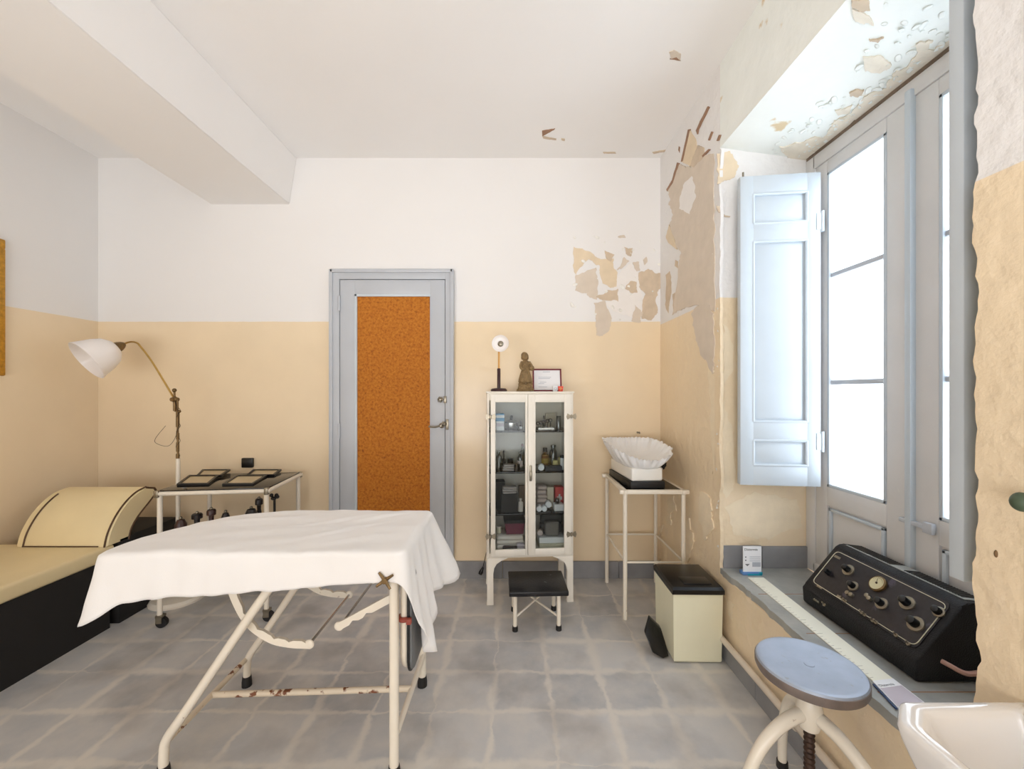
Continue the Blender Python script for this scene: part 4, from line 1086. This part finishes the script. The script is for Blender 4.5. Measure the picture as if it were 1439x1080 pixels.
# on top of the cabinet
CT = Z1+.0065
def topspot(px, y_in): return spot(px, y_in, CT)
p = topspot(701, .07)
dl = thing('desk_lamp', 'small table lamp with white disc shade on brass and dark wood stem', 'lamp', p)
MB().lathe([(0, 0), (.052, 0), (.054, .008), (.046, .018), (.02, .022), (0, .022)], p, n=24).build('base', 'dark_wood', dl)
MB().lathe([(0, .02), (.011, .02), (.011, .145), (.008, .150), (0, .15)], p, n=16).build('handle', 'dark_wood', dl)
MB().cyl(p+V((0, 0, .148)), p+V((.001, 0, .29)), .0065, n=12).build('stem', 'orange_wood', dl)
dc = p+V((.013, -.03, .305))
MB().lathe([(.014, .0), (.03, -.002), (.046, .008), (.054, .022), (.055, .024), (.046, .014), (.03, .006), (.014, .008)], dc+V((0, .012, 0)), (-.1, -1, .08), n=28).build('lamp_shade', 'opal_shade', dl)
MB().lathe([(0, -.006), (.019, -.004), (.019, .008), (.012, .013), (0, .016)], dc+V((0, .010, 0)), (-.1, -1, .08), n=18).build('bulb_holder', 'aged_nickel', dl)
MB().tube([p+V((.001, 0, .285)), dc+V((0, .02, 0))], .006, 8).build('neck', 'orange_wood', dl)
# statuette of a girl
p = topspot(738.5, .12)
sg = thing('statuette', 'brown statuette of a girl in a skirt holding a basket on the cabinet', 'statuette', p)
m = MB()
fold = lambda a, z: 1+.06*math.sin(7*a)+.03*math.sin(13*a+1)
m.lathe([(0, 0), (.058, 0), (.056, .014), (.044, .03), (.036, .045), (0, .05)], n=18, sy=.7, wob=lambda a, z: 1+.12*math.sin(3*a+z*30))
m.cyl((-.014, -.004, .02), (-.012, -.002, .09), .010, .013, n=8); m.cyl((.016, -.014, .02), (.012, -.004, .09), .010, .013, n=8)
m.ball((-.016, -.014, .03), .011, sy=1.6, n=6); m.ball((.018, -.024, .03), .011, sy=1.6, n=6)
m.lathe([(0, .060), (.046, .062), (.044, .08), (.036, .11), (.027, .14), (.022, .155), (0, .158)], n=28, sy=.75, wob=fold)
m.lathe([(0, .145), (.021, .148), (.026, .165), (.028, .182), (.026, .198), (.012, .207), (.009, .215), (0, .216)], n=18, sy=.72)
m.tube(smooth([(-.024, 0, .198), (-.036, -.004, .172), (-.032, -.018, .150), (-.012, -.026, .146)], 4), .009, 8)
m.tube(smooth([(.024, 0, .198), (.038, -.006, .176), (.036, -.02, .158), (.020, -.026, .160)], 4), .009, 8)
m.ball((.038, -.016, .150), .019, sz=.7, n=8); m.tube(arc((.038, -.016, .155), .016, 0, PI, 8, (1, 0, 0), (0, 0, 1)), .003, 6)
m.ball((-.002, -.004, .232), .0215, sz=1.12, n=10); m.ball((-.004, -.024, .231), .0045, n=6)
m.ball((-.006, .004, .240), .024, sz=.95, n=8); m.ball((-.016, .004, .226), .014, sz=1.3, n=8); m.ball((.012, .006, .224), .012, sz=1.3, n=8)
m.lathe([(0, .206), (.024, .199), (.030, .190), (.022, .186), (0, .19)], n=18, sy=.75, wob=fold)
m.ball((-.03, .01, .045), .018, n=8); m.ball((.032, .008, .05), .018, n=8); m.ball((-.04, -.002, .025), .014, n=8)
o = m.xf(Matrix.Translation(p) @ Matrix.Rotation(.25, 4, 'Z')).build('figure', 'terracotta', sg, 60)
rm = o.modifiers.new('remesh', 'REMESH'); rm.mode = 'VOXEL'; rm.voxel_size = .0028; rm.use_smooth_shade = True
# framed certificate leaning at the back of the cabinet top
p = topspot(769, .20)
ce = thing('framed_certificate', 'white certificate in a thin maroon frame leaning on the cabinet top', 'certificate', p)
cw, ch, lean = .200, .157, .035
def CE(x, z, d=0): return p+V((x, lean*z/ch-d, z))
f = MB()
for (a, b, c, d) in ((-cw/2, cw/2, 0, .010), (-cw/2, cw/2, ch-.010, ch), (-cw/2, -cw/2+.010, 0, ch), (cw/2-.010, cw/2, 0, ch)):
    f.prism([CE(a, c), CE(b, c), CE(b, d), CE(a, d)], (0, -.010, 0), bev=.001, seg=1)
f.build('frame', 'maroon', ce)
MB().prism([CE(-cw/2+.006, .006), CE(cw/2-.006, .006), CE(cw/2-.006, ch-.006), CE(-cw/2+.006, ch-.006)], (0, -.004, 0)).build('paper', 'paper', ce)
tl = MB()
for (x0, x1, z) in ((-.028, .022, .134), (-.06, .028, .096), (-.06, .02, .088), (-.05, -.005, .062), (-.06, -.02, .052), (-.06, .0, .03)):
    tl.prism([CE(x0, z), CE(x1, z), CE(x1, z+.003), CE(x0, z+.003)], (0, -.0048, 0))
tl.build('text_lines', 'pale_ink', ce)
for px, mat, lab, nm, cm in ((780, 'carton_white', 'tiny white cup with a round mark next to the red one on the cabinet', 'ring_mark', 'pale_ink'), (787.6, 'red_plastic', 'tiny red cup with a pale cross at the cabinet top corner', 'cross', 'orange_wood')):
    p = topspot(px, .10); t = thing('small_cup', lab, 'cup', p, group='small cups on the cabinet top')
    MB().loft([[(p.x+sx*.013, p.y+sy*.013, p.z) for sx, sy in ((-1, -1), (1, -1), (1, 1), (-1, 1))], [(p.x+sx*.017, p.y+sy*.017, p.z+.034) for sx, sy in ((-1, -1), (1, -1), (1, 1), (-1, 1))]]).build('body', mat, t)
    if nm == 'cross': MB().box(p.x-.002, p.x+.002, p.y-.0172, p.y-.012, p.z+.006, p.z+.030).box(p.x-.011, p.x+.011, p.y-.0172, p.y-.012, p.z+.017, p.z+.021).build(nm, cm, t)
    else: MB().tube(arc((p.x+.002, p.y-.0155, p.z+.018), .008, 0, 2*PI, 14), .0016, 6).build(nm, cm, t)
# lamp flex and plug hanging at the cabinet's left side
pc = thing('power_cord', 'thin black flex with a plug hanging beside the left cabinet leg', 'cord', (-.2, 2.92, .07))
pts = smooth([V((-.12, 2.935, 1.36)), V((-.13, 2.94, 1.0)), V((-.14, 2.94, .6)), V((-.165, 2.935, .30)), at(682, 782, 2.925), at(678.5, 797, 2.92)], 6)
MB().tube(pts, .0025, 6).build('flex', 'black_plastic', pc)
q = pts[-1]; MB().lathe([(0, 0), (.007, 0), (.010, -.02), (.015, -.034), (.014, -.05), (0, -.052)], q, (.4, 0, 1), n=12).build('plug', 'black_plastic', pc)

# ------------------------------------------------------------------ step stool
SP = thing('step_stool', 'low black-topped step stool with cream legs before the cabinet', 'step stool', (.004, 2.29, 0), math.radians(2))
sw, sd, sh_ = .315, .262, .232
MB().box(-.02, sw, -.01, sd, sh_-.028, sh_, bev=.006, seg=3).build('tread', 'scuffed_black', SP)
for (x, y) in ((.014, .02), (.262, .02), (.262, .232), (.014, .232)):
    lg = MB().cyl((x, y, .012), (x, y, sh_-.024), .0115).build('leg', 'cream_enamel', SP)
    MB().lathe([(0, 0), (.016, 0), (.016, .018), (.0145, .028), (0, .028)], (x, y, 0), n=14).build('rubber_foot', 'black_rubber', lg)
br = MB().cyl((.014, .02, .075), (.262, .232, .165), .006, n=8); br.cyl((.262, .02, .075), (.014, .232, .165), .006, n=8)
br.build('cross_brace', 'cream_enamel', SP)

# ------------------------------------------------------------------ stand with baby scale
SD = thing('instrument_stand', 'narrow cream tubular stand with black glass top in the corner', 'stand', (.85, 2.67, 0))
sx0, sx1, sy0, sy1, sz = .672, 1.018, 2.43, 2.90, .768
for (x, y) in ((sx0, sy0), (sx1, sy0), (sx1, sy1), (sx0, sy1)):
    MB().cyl((x, y, 0), (x, y, sz-.02), .0125).build('leg', 'cream_enamel', SD)
r = MB(); e = .022
for (a, b) in (((sx0-e, sy0), (sx1+e, sy0)), ((sx1, sy0-e*.5), (sx1, sy1+e*.5)), ((sx0-e, sy1), (sx1+e, sy1)), ((sx0, sy0-e*.5), (sx0, sy1+e*.5))):
    r.box(min(a[0], b[0])-.012, max(a[0], b[0])+.012, min(a[1], b[1])-.012, max(a[1], b[1])+.012, sz-.026, sz, bev=.006)
r.build('top_frame', 'cream_enamel', SD)
MB().box(sx0+.012, sx1-.012, sy0+.012, sy1-.012, sz-.012, sz-.001).build('top_panel', 'black_glass', SD)
for (a, b) in (((sx0, sy0, .337), (sx1, sy0, .337)), ((sx0, sy1, .34), (sx1, sy1, .34)), ((sx0, sy0, .34), (sx0, sy1, .34)), ((sx1, sy0, .34), (sx1, sy1, .34))):
    MB().cyl(a, b, .0065, n=8).build('stretcher', 'cream_enamel', SD)
BS = thing('baby_scale', 'white enamel baby scale with frilled cotton cradle on the stand', 'baby scale', (.80, 2.66, sz+.0002), math.radians(4.5))
zb = .0
MB().box(-.105, .105, -.205, .205, 0, .042, bev=.002).build('base', 'black_paint', BS)
MB().box(-.098, .095, -.200, .200, .0425, .122, bev=.012, seg=3).build('housing', 'white_enamel', BS)
m = MB().cyl((.095, -.06, .095), (.155, -.06, .095), .007, n=10); m.box(.095, .15, -.075, -.045, .085, .092)
m.build('beam', 'white_enamel', BS)
m = MB()
for k in range(7): m.ball((.155+.014*math.cos(k*2.4), -.06+.012*math.sin(k*2.4), .112+.018*math.sin(k*1.7)), .013, n=6)
m.build('counterweight', 'black_plastic', BS)
def cradle():
    m = MB(); n = 168; loops = []
    def ell(a, hx, hy): 
        c, s = math.cos(a), math.sin(a); q = (abs(c)**3.2+abs(s)**3.2)**(-1/3.2); return c*q*hx, s*q*hy
    def rimz(a):   # higher at the back and both flanks, dipping in front
        c, s = math.cos(a), math.sin(a)
        return .205+.045*max(0, s)+.035*abs(c)**2-.035*max(0, -s)**2
    def rimhx(a): return .185 if math.cos(a) > 0 else .175
    for t in (0, .15, .35, .6, .85, 1.0):
        lp = []
        for k in range(n):
            a = 2*PI*k/n; pl = 1+(.042*math.sin(22*a+.8*math.sin(5*a))+.022*math.sin(11*a))*t
            bx, by = ell(a, .100, .205); rx, ry = ell(a, rimhx(a), .250); s_ = t**.8
            lp.append((((1-s_)*bx+s_*rx)*pl, ((1-s_)*by+s_*ry)*pl, (.118+(rimz(a)-.118)*t**1.15)+.004*math.sin(26*a)*t))
        loops.append(lp)
    for t, dz in ((1.02, .006), (.97, .004), (.93, -.014)):
        lp = []
        for k in range(n):
            a = 2*PI*k/n; pl = 1+.042*math.sin(22*a+.8*math.sin(5*a))*.8+.022*math.sin(11*a)+.01*math.sin(53*a); rx, ry = ell(a, rimhx(a), .250)
            lp.append((rx*t*pl, ry*t*pl, rimz(a)+dz+.004*math.sin(53*a+2)))
        loops.append(lp)
    for t, z in ((.82, .55), (.62, .22), (.35, .06), (.1, .0)):
        lp = []
        for k in range(n):
            a = 2*PI*k/n; rx, ry = ell(a, rimhx(a)*.98, .245); lp.append((rx*t, ry*t, .140+(rimz(a)-.150)*z))
        loops.append(lp)
    m.loft(loops)
    for v in m.bm.verts: v.co += noise.noise_vector(v.co*22)*.005
    return m.build('cradle', 'frill_cotton', BS, 80)
cradle()

# ------------------------------------------------------------------ pedal bin
BN = thing('pedal_bin', 'cream pedal bin with black lid under the window wall', 'bin', (.80, 2.03, 0), math.radians(-1))
bw, bd, bh = .245, .275, .352
MB().loft([[(x, y, z) for x, y in ((i, i), (bw-i, i), (bw-i, bd-i), (i, bd-i))] for i, z in ((.010, .004), (.005, .012), (0, bh))]).build('body', 'bin_cream', BN, 30)
MB().loft([[(x, y, z) for x, y in ((-.006+i, -.006+i), (bw+.006-i, -.006+i), (bw+.006-i, bd+.006-i), (-.006+i, bd+.006-i))] for i, z in ((0, bh-.006), (0, bh+.016), (.008, bh+.028), (.03, bh+.034))]).build('lid', 'black_plastic', BN, 30)
MB().box(.06, .20, .02, .10, bh+.032, bh+.038, bev=.002).build('lid_grip', 'black_plastic', BN)
MB().prism([(-.085, .05, .02), (-.115, .075, .10), (-.075, .125, .158), (-.003, .16, .08), (-.003, .04, .01), (-.04, .03, .004)], (0, .028, .006), bev=.006).build('pedal', 'black_plastic', BN)

# pipe along the foot of the window wall
pp = thing('floor_pipe', 'cream painted pipe running along the foot of the window wall', 'pipe', (1.045, 1.6, .10))
MB().tube([(1.046, .5, .128), (1.046, 1.9, .122), (1.047, 2.93, .118)], .0145, 10).build('pipe', 'pipe_paint', pp)
c = MB()
for y in (.8, 1.5, 2.2, 2.8): c.tube(arc((1.046, y, .123), .0165, 0, 2*PI, 12), .004, 6); c.box(1.05, XR, y-.008, y+.008, .118, .128)
c.build('bracket', 'pipe_paint', pp)

# ------------------------------------------------------------------ screw stool
SX, SY, SZ_ = .908, 1.25, .519
ST = thing('screw_stool', 'round steel screw stool with cream three-legged base beside the sill', 'stool', (SX, SY, 0))
m = MB().lathe([(0, 0), (.012, .0), (.013, -.0015), (.125, -.001), (.133, .001), (.139, -.001), (.1425, -.007), (.1425, -.024), (.139, -.032), (.130, -.034), (0, -.030)], (SX, SY, SZ_), n=64)
m.tube(arc((SX, SY, SZ_-.0012), .013, 0, 2*PI, 20, (1, 0, 0), (0, 1, 0)), .0012, 6, closed=False)
st_ = m.build('seat', 'stool_steel', ST)
MB().lathe([(.1415, -.006), (.1440, -.008), (.1440, -.025), (.140, -.034), (.128, -.036), (.128, -.034)], (SX, SY, SZ_), n=64).build('rim', 'stool_rim', st_)
m = MB(); pr = []
for k in range(46): z = .13+k*.008; pr.append((.0125 if k % 2 else .0155, z))
m.lathe([(0, .125)]+pr+[(0, .495)], (SX, SY, 0), n=16)
m.lathe([(0, .44), (.024, .44), (.028, .487), (0, .487)], (SX, SY, 0), n=18)
m.build('screw', 'dark_iron', ST)
MB().lathe([(.016, .325), (.026, .325), (.034, .35), (.036, .385), (.030, .41), (.022, .425), (.016, .425)], (SX, SY, 0), n=22).build('hub', 'cream_enamel', ST)
MB().cyl((SX, SY, .06), (SX, SY, .14), .013, n=12).build('lower_pin', 'cream_enamel', ST)
for a in (math.radians(188), math.radians(296), math.radians(74)):
    dx, dy = math.cos(a), math.sin(a)
    pts = smooth([(SX+dx*.02, SY+dy*.02, .372), (SX+dx*.085, SY+dy*.085, .350), (SX+dx*.152, SY+dy*.152, .297), (SX+dx*.202, SY+dy*.202, .215), (SX+dx*.226, SY+dy*.226, .12), (SX+dx*.23, SY+dy*.23, .02)], 5)
    lg = MB().tube(pts, .016, 10, radii=[.0205-.0065*k/(len(pts)-1) for k in range(len(pts))]).build('leg', 'cream_enamel', ST)
    MB().lathe([(0, 0), (.019, 0), (.018, .025), (0, .026)], (SX+dx*.23, SY+dy*.23, 0), n=12).build('rubber_foot', 'black_rubber', lg)

# ------------------------------------------------------------------ wash basin, near right
WB = thing('wash_basin', 'white porcelain wash basin with clipped corners at the lower right', 'wash basin', (.92, .62, 0))
def octa(i, z, dz=0):
    x0, x1, y0, y1, c = .762+i, XR-.002, .34+i, .862-i, .052
    return [V((x1, y0, z)), V((x0+c, y0, z)), V((x0, y0+c, z)), V((x0, y1-c, z)), V((x0+c, y1, z)), V((x1, y1, z))]
def fine(lp, r, n=4):
    """rounds the corners of a loop"""
    out = []; m = len(lp)
    for k in range(m):
        a, b, c = lp[k-1], lp[k], lp[(k+1) % m]; p = b+(a-b).normalized()*min(r, (a-b).length*.45); q = b+(c-b).normalized()*min(r, (c-b).length*.45)
        for j in range(n+1): t = j/n; out.append(p*(1-t)**2+b*2*t*(1-t)+q*t*t)
    return out
def oin(i, z, wall=.05):
    x0, x1, y0, y1, c = .762+i, XR-wall, .34+i, .862-i, .047
    return [V((x1, y0, z)), V((x0+c, y0, z)), V((x0, y0+c, z)), V((x0, y1-c, z)), V((x0+c, y1, z)), V((x1, y1, z))]
R_ = .012
loops = [fine(octa(.085, .46), R_), fine(octa(.05, .54), R_), fine(octa(.016, .625), R_), fine(octa(.004, .665), R_), fine(octa(.0, .688), R_), fine(octa(.002, .697), R_), fine(octa(.006, .7), R_),
         fine(oin(.026, .700), R_), fine(oin(.031, .697), R_), fine(oin(.035, .688), R_), fine(oin(.050, .65), R_), fine(oin(.075, .59), R_), fine(oin(.11, .562, .08), R_), fine(oin(.14, .558, .10), R_)]
MB().loft(loops).build('bowl', 'porcelain', WB, 50)
MB().lathe([(0, 0), (.09, 0), (.085, .03), (.065, .10), (.06, .38), (.085, .462), (0, .463)], (.945, .60, 0), n=24).build('pedestal', 'porcelain', WB)
MB().lathe([(0, .0), (.022, .0), (.022, .003), (.014, .004), (0, .002)], (.93, .60, .558), n=16).build('drain', 'steel', WB)
gk = thing('green_knob', 'dark green rounded knob on the tan wall at the right photo edge', 'knob', (1.06, .845, 1.12))
MB().cyl((XR, .843, 1.124), (1.05, .843, 1.124), .008, n=10).build('stem', 'aged_nickel', gk)
MB().ball((1.045, .838, 1.124), .018, sz=1.1, n=12).build('knob', 'green_rubber', gk)

# ------------------------------------------------------------------ electrotherapy machine on the sill
EM = thing('electrotherapy_machine', 'black sloping electrical therapy apparatus with dials on the window sill', 'medical machine', (1.38, 1.525, SILL))
ya, yb = 1.275, 1.776
PF = [(1.262, SILL+.004), (1.258, .508), (1.275, .524), (1.402, .682), (1.420, .692), (1.438, .691), (1.508, .684), (1.512, SILL+.004)]
MB().prism([V((x, ya, z)) for x, z in PF], (0, yb-ya, 0), bev=.007, seg=2).build('case', 'crackle_black', EM)
p0, p1 = V((1.275, 0, .524)), V((1.402, 0, .682)); un = (p1-p0).normalized(); pn = V((-un.z, 0, un.x))
if pn.x > 0: pn = -pn
def pan(px, py): return on_plane(px, py, p0+pn*.003, pn)
def PN(y, v): return V((0, y, 0))+p0.lerp(p1, v)+pn*.002
pl = [PN(ya+.022, .05), PN(yb-.022, .05), PN(yb-.022, .95), PN(ya+.022, .95)]
MB().prism([q-pn*.003 for q in fine(pl, .02, 5)], pn*.004).build('control_panel', 'machine_panel', EM)
bp = fine([PN(ya+.028, .085), PN(yb-.028, .085), PN(yb-.028, .91), PN(ya+.028, .91)], .02, 6)
MB().tube([q+pn*.002 for q in bp], .0014, 5, closed=True).build('border_line', 'machine_lettering', EM)
def knob(name, px, py, r, h, mat, skirt=None):
    c = pan(px, py)
    m = MB()
    m.lathe([(0, 0), (r, 0), (r*.9, h*.3), (r*.8, h), (r*.6, h*1.08), (0, h*1.1)], c, pn, n=18, wob=lambda a, z: 1+.05*math.sin(9*a))
    k = m.build(name, mat, EM)
    if skirt: MB().lathe([(0, 0), (skirt, 0), (skirt*.96, .004), (r, .0055), (0, .0055)], c, pn, n=28).build('dial_skirt', 'aged_nickel', k)
    return k
S4 = 4.91
def cp(x, y): return 1110+x/S4, 750+y/S4
for (x, y, r, h, sk) in ((268, 268, .0115, .022, None), (405, 250, .014, .026, .024), (440, 362, .013, .024, .020), (635, 482, .0145, .026, .022), (812, 478, .0155, .028, .025), (1030, 540, .014, .022, .018), (870, 622, .0165, .028, .026)):
    knob('dial_knob', *cp(x, y), r, h, 'black_plastic', sk)
for (x, y) in ((368, 452), (385, 465), (500, 545), (520, 560), (575, 600), (598, 612), (735, 700), (820, 760), (240, 490)):
    c = pan(*cp(x, y)); m = MB().lathe([(0, 0), (.006, 0), (.006, .004), (0, .005)], c, pn, n=10); m.cyl(c, c+pn*.014+V((0, 0, .004)), .0022, .003, n=6)
    m.build('toggle_switch', 'aged_nickel', EM)
for (x, y) in ((405, 412), (430, 425), (540, 430), (555, 450)):
    c = pan(*cp(x, y)); MB().lathe([(0, 0), (.0085, 0), (.008, .010), (0, .012)], c, pn, n=12).build('push_button', 'aged_nickel', EM)
c = pan(*cp(612, 348))
mt = MB().lathe([(0, 0), (.030, 0), (.030, .008), (.026, .012), (.0255, .009), (0, .009)], c, pn, n=32).build('meter_bezel', 'aged_brass', EM)
MB().lathe([(0, .009), (.0255, .009), (.0255, .0098), (0, .0098)], c, pn, n=28).build('meter_face', 'meter_face', mt)
t_ = V((0, -1, 0)); m = MB().cyl(c+pn*.0105, c+pn*.0105+(un*.016-t_*.006), .0007, n=5); m.lathe([(0, .010), (.004, .010), (.003, .013), (0, .0135)], c, pn, n=10)
for k in range(9):
    a = .5+k*.27; d = un*math.sin(a)+t_*math.cos(a); m.cyl(c+pn*.0104+d*.019, c+pn*.0104+d*.0225, .0005, n=4)
m.build('meter_needle', 'brown_dark', mt)
# little engraved plates
pl = MB()
for (x, y, w_, h_) in ((328, 160, .030, .010), (205, 365, .028, .009), (350, 440, .036, .010)):
    q = pan(*cp(x, y)); yv = V((0, 1, 0)); pl.prism([q-yv*w_/2-un*h_/2, q+yv*w_/2-un*h_/2, q+yv*w_/2+un*h_/2, q-yv*w_/2+un*h_/2], pn*.0012)
pl.build('engraved_plate', 'aged_nickel', EM)
MB().prism([V((1.432, ya+.02, .6917)), V((1.502, ya+.02, .685)), V((1.502, yb-.02, .685)), V((1.432, yb-.02, .6917))], (0, 0, .0016)).build('top_plate', 'vent_grey', EM)
# vent grilles in the top plate
vn = V((.007, 0, .07)).normalized()
for (y0, y1) in ((1.56, 1.75), (1.31, 1.50)):
    m = MB(); n = 22
    for k in range(n):
        y = y0+(y1-y0)*k/(n-1); a, b = V((1.440, y, .6912)), V((1.498, y, .6855)); m.prism([a, b, b+V((0, .0036, 0)), a+V((0, .0036, 0))], vn*.0035)
    m.build('vent_grille', 'black_plastic', EM)
m = MB()
for (y) in (1.70, 1.69, 1.68): m.ball((1.257, y, .487), .005, n=6)
m.build('terminal', 'aged_nickel', EM)
q = V((1.37, ya-.002, .50))
MB().tube(smooth([q+V((-.03, .004, .01)), q+V((-.02, -.012, .006)), q+V((.01, -.03, -.006)), q+V((.06, -.034, .0)), q+V((.10, -.05, .012)), q+V((.118, -.085, .005)), q+V((.118, -.16, -.03))], 5), .0075, 8).build('mains_cable', 'cable_pink', EM)

# ------------------------------------------------------------------ long measuring strip and the two cards on the sill
a0, a1 = V((1.135, 2.04)), V((1.068+.06, 1.20))
p_tl = on_plane(1051, 812, (0, 0, SILL), (0, 0, 1)); p_bl = on_plane(1232, 962, (0, 0, SILL), (0, 0, 1))
p_tr = on_plane(1073, 812, (0, 0, SILL), (0, 0, 1)); p_br = on_plane(1262, 960, (0, 0, SILL), (0, 0, 1))
MS = thing('measuring_strip', 'long cream measuring strip lying along the front of the window sill', 'measuring strip', (1.14, 1.6, SILL))
MB().prism([p_tl, p_tr, p_br, p_bl], (0, 0, .004), bev=.0008, seg=1).build('strip', 'strip_cream', MS)
tk = MB()
for k in range(40):
    t = (k+.5)/40; a = p_tl.lerp(p_bl, t); b = p_tr.lerp(p_br, t); e = a.lerp(b, .35 if k % 5 == 0 else .18); d = (p_bl-p_tl).normalized()*.0008
    tk.prism([a.lerp(b, .04)+V((0, 0, .004)), e+V((0, 0, .004)), e+d+V((0, 0, .004)), a.lerp(b, .04)+d+V((0, 0, .004))], (0, 0, .0003))
tk.build('tick_marks', 'tape_tick', MS)
# standing card
LY_ = 2.03
def SCP(px, py): return at(px, py, LY_)
zlo = SILL+.0005
sc_ = thing('printed_card', 'upright white and blue printed card at the far end of the sill', 'card', (SCP(1057, 810).x, LY_, zlo), group='printed cards on the sill')
xa, xb = SCP(1044.5, 0).x, SCP(1070, 0).x; zt, zm = SCP(0, 767.5).z, SCP(0, 803).z
MB().box(xa, xb, LY_, LY_+.004, zm-.002, zt).build('sheet', 'paper', sc_)
MB().box(xa-.003, xb+.003, LY_-.004, LY_+.03, zlo, zm, bev=.002).build('stand', 'leaflet_blue', sc_)
MB().box(xb-.014, xb+.002, LY_-.006, LY_-.003, zlo+.004, zm).box(xa+.02, xb, LY_-.006, LY_-.003, zlo, zlo+.008).build('teal_corner', 'leaflet_teal', sc_)
text('Diatermia', .0165, Matrix.Translation(V((xa+.005, LY_-.0006, zt-.020))-sc_.location) @ Matrix.Rotation(PI/2, 4, 'X'), 'ink', sc_, 'heading')
m = MB()
for (x0, x1, z0, z1) in ((.35, .95, .42, .44), (.35, .95, .50, .52), (.35, .95, .58, .60), (.5, .95, .2, .38)): m.box(xa+(xb-xa)*x0, xa+(xb-xa)*x1, LY_-.0008, LY_+.001, zm+(zt-zm)*z0, zm+(zt-zm)*z1)
m.build('text_block', 'pale_ink', sc_)
m = MB(); q = V((xa+.020, LY_-.0008, zm+(zt-zm)*.27)); m.prism([q+V((-.012, 0, .005)), q+V((.012, 0, .005)), q+V((0, 0, -.006))], (0, .001, 0))
for dz in (.02, .036): m.box(q.x-.011, q.x-.005, LY_-.0008, LY_+.0005, q.z+dz, q.z+dz+.006)
m.build('pictogram', 'ink', sc_)
# the same card lying flat at the near end
fl = [on_plane(*q, (0, 0, SILL+.0045), (0, 0, 1)) for q in ((1226, 957), (1255, 953.5), (1300, 988), (1262, 995))]
fc = thing('printed_card', 'flat white and blue printed card at the near end of the measuring strip', 'card', (fl[0].x, fl[0].y, SILL+.0045), group='printed cards on the sill')
MB().prism(fl, (0, 0, .002)).build('sheet', 'paper', fc)
bl = [fl[0].lerp(fl[3], .28), fl[1].lerp(fl[2], .28), fl[1].lerp(fl[2], .98), fl[0].lerp(fl[3], .98)]
MB().prism([q+V((0, 0, .002)) for q in [b_.lerp(sum(bl, V())/4, .06) for b_ in bl]], (0, 0, .0004)).build('blue_block', 'carton_lilac', fc)
d = (fl[1]-fl[0]).normalized(); d2 = V((0, 0, 1)).cross(d)
R3 = Matrix((d, d2, V((0, 0, 1)))).transposed().to_4x4()
text('Diatermia', .013, Matrix.Translation(fl[0].lerp(fl[3], .25).lerp(fl[1].lerp(fl[2], .25), .1)+V((0, 0, .0022))-fc.location) @ R3, 'ink', fc, 'heading')
e0, e1 = fl[0].lerp(fl[3], .1), fl[3]; nn = V((-1, 0, 0))
MB().prism([e0+nn*.001-V((0, 0, .003)), e1+nn*.001-V((0, 0, .003)), e1+nn*.007-V((0, 0, .003)), e0+nn*.007-V((0, 0, .003))], (0, 0, .004)).build('navy_edge', 'leaflet_navy', fc)

# ------------------------------------------------------------------ daylight
W = bpy.data.worlds.new('daylight'); SC.world = W; W.use_nodes = True
N, L = W.node_tree.nodes, W.node_tree.links
bg = N['Background']; tc = N.new('ShaderNodeTexCoord'); sx = N.new('ShaderNodeSeparateXYZ'); L.new(tc.outputs['Generated'], sx.inputs[0])
# overcast daylight: bluer on the window side, with stronger fill light added elsewhere
mr = N.new('ShaderNodeMapRange'); mr.inputs[1].default_value = .15; mr.inputs[2].default_value = .6; L.new(sx.outputs['X'], mr.inputs[0])
mx = N.new('ShaderNodeMix'); mx.data_type = 'RGBA'; L.new(mr.outputs[0], mx.inputs[0])
SIDE, REAR = 3.5, 5.0
mx.inputs[6].default_value = (.99*REAR, .98*REAR, .985*REAR, 1); mx.inputs[7].default_value = (.93*SIDE, .98*SIDE, 1.05*SIDE, 1)
# lower half brightened: uplight added to lift the ceiling
gr = N.new('ShaderNodeMapRange'); gr.inputs[1].default_value = -.02; gr.inputs[2].default_value = -.25; gr.inputs[3].default_value = 1; gr.inputs[4].default_value = 2.2; L.new(sx.outputs['Z'], gr.inputs[0])
vm = N.new('ShaderNodeVectorMath'); vm.operation = 'SCALE'; L.new(mx.outputs[2], vm.inputs[0]); L.new(gr.outputs[0], vm.inputs['Scale'])
L.new(vm.outputs[0], bg.inputs['Color']); bg.inputs['Strength'].default_value = 1.0
def portal(name, loc, rot, sx_, sy_):
    l = bpy.data.lights.new(name, 'AREA'); l.shape = 'RECTANGLE'; l.size = sx_; l.size_y = sy_; l.cycles.is_portal = True
    o = bpy.data.objects.new(name, l); C.objects.link(o); o.location = loc; o.rotation_euler = rot
portal('window_daylight', (1.62, 1.53, 1.62), (0, PI/2, 0), 1.7, 1.05)
portal('rear_fill_portal', ((FILL_GAP[0]+FILL_GAP[1])/2, YF-.22, (FILL_GAP[2]+FILL_GAP[3])/2), (PI/2, 0, 0), FILL_GAP[1]-FILL_GAP[0], FILL_GAP[3]-FILL_GAP[2])  # steers light through the added fill opening

# ------------------------------------------------------------------ camera and view
cam = bpy.data.cameras.new('camera'); co = bpy.data.objects.new('camera', cam); C.objects.link(co)
co.location = (0, 0, H); co.rotation_euler = (PI/2, 0, 0)
cam.sensor_width = 36; cam.lens = 36*F/1439; cam.shift_y = (HZ-540)/1439; cam.clip_start = .02
SC.camera = co
SC.view_settings.view_transform = 'Standard'; SC.view_settings.look = 'None'; SC.view_settings.exposure = -.1; SC.view_settings.gamma = 1; SC.view_settings.use_curve_mapping = False
SC.cycles.use_denoising = True
SC.cycles.max_bounces = 10; SC.cycles.diffuse_bounces = 6; SC.cycles.transparent_max_bounces = 16
SC.cycles.sample_clamp_indirect = 8
for o in SC.objects:
    if '_loc' in o: del o['_loc']
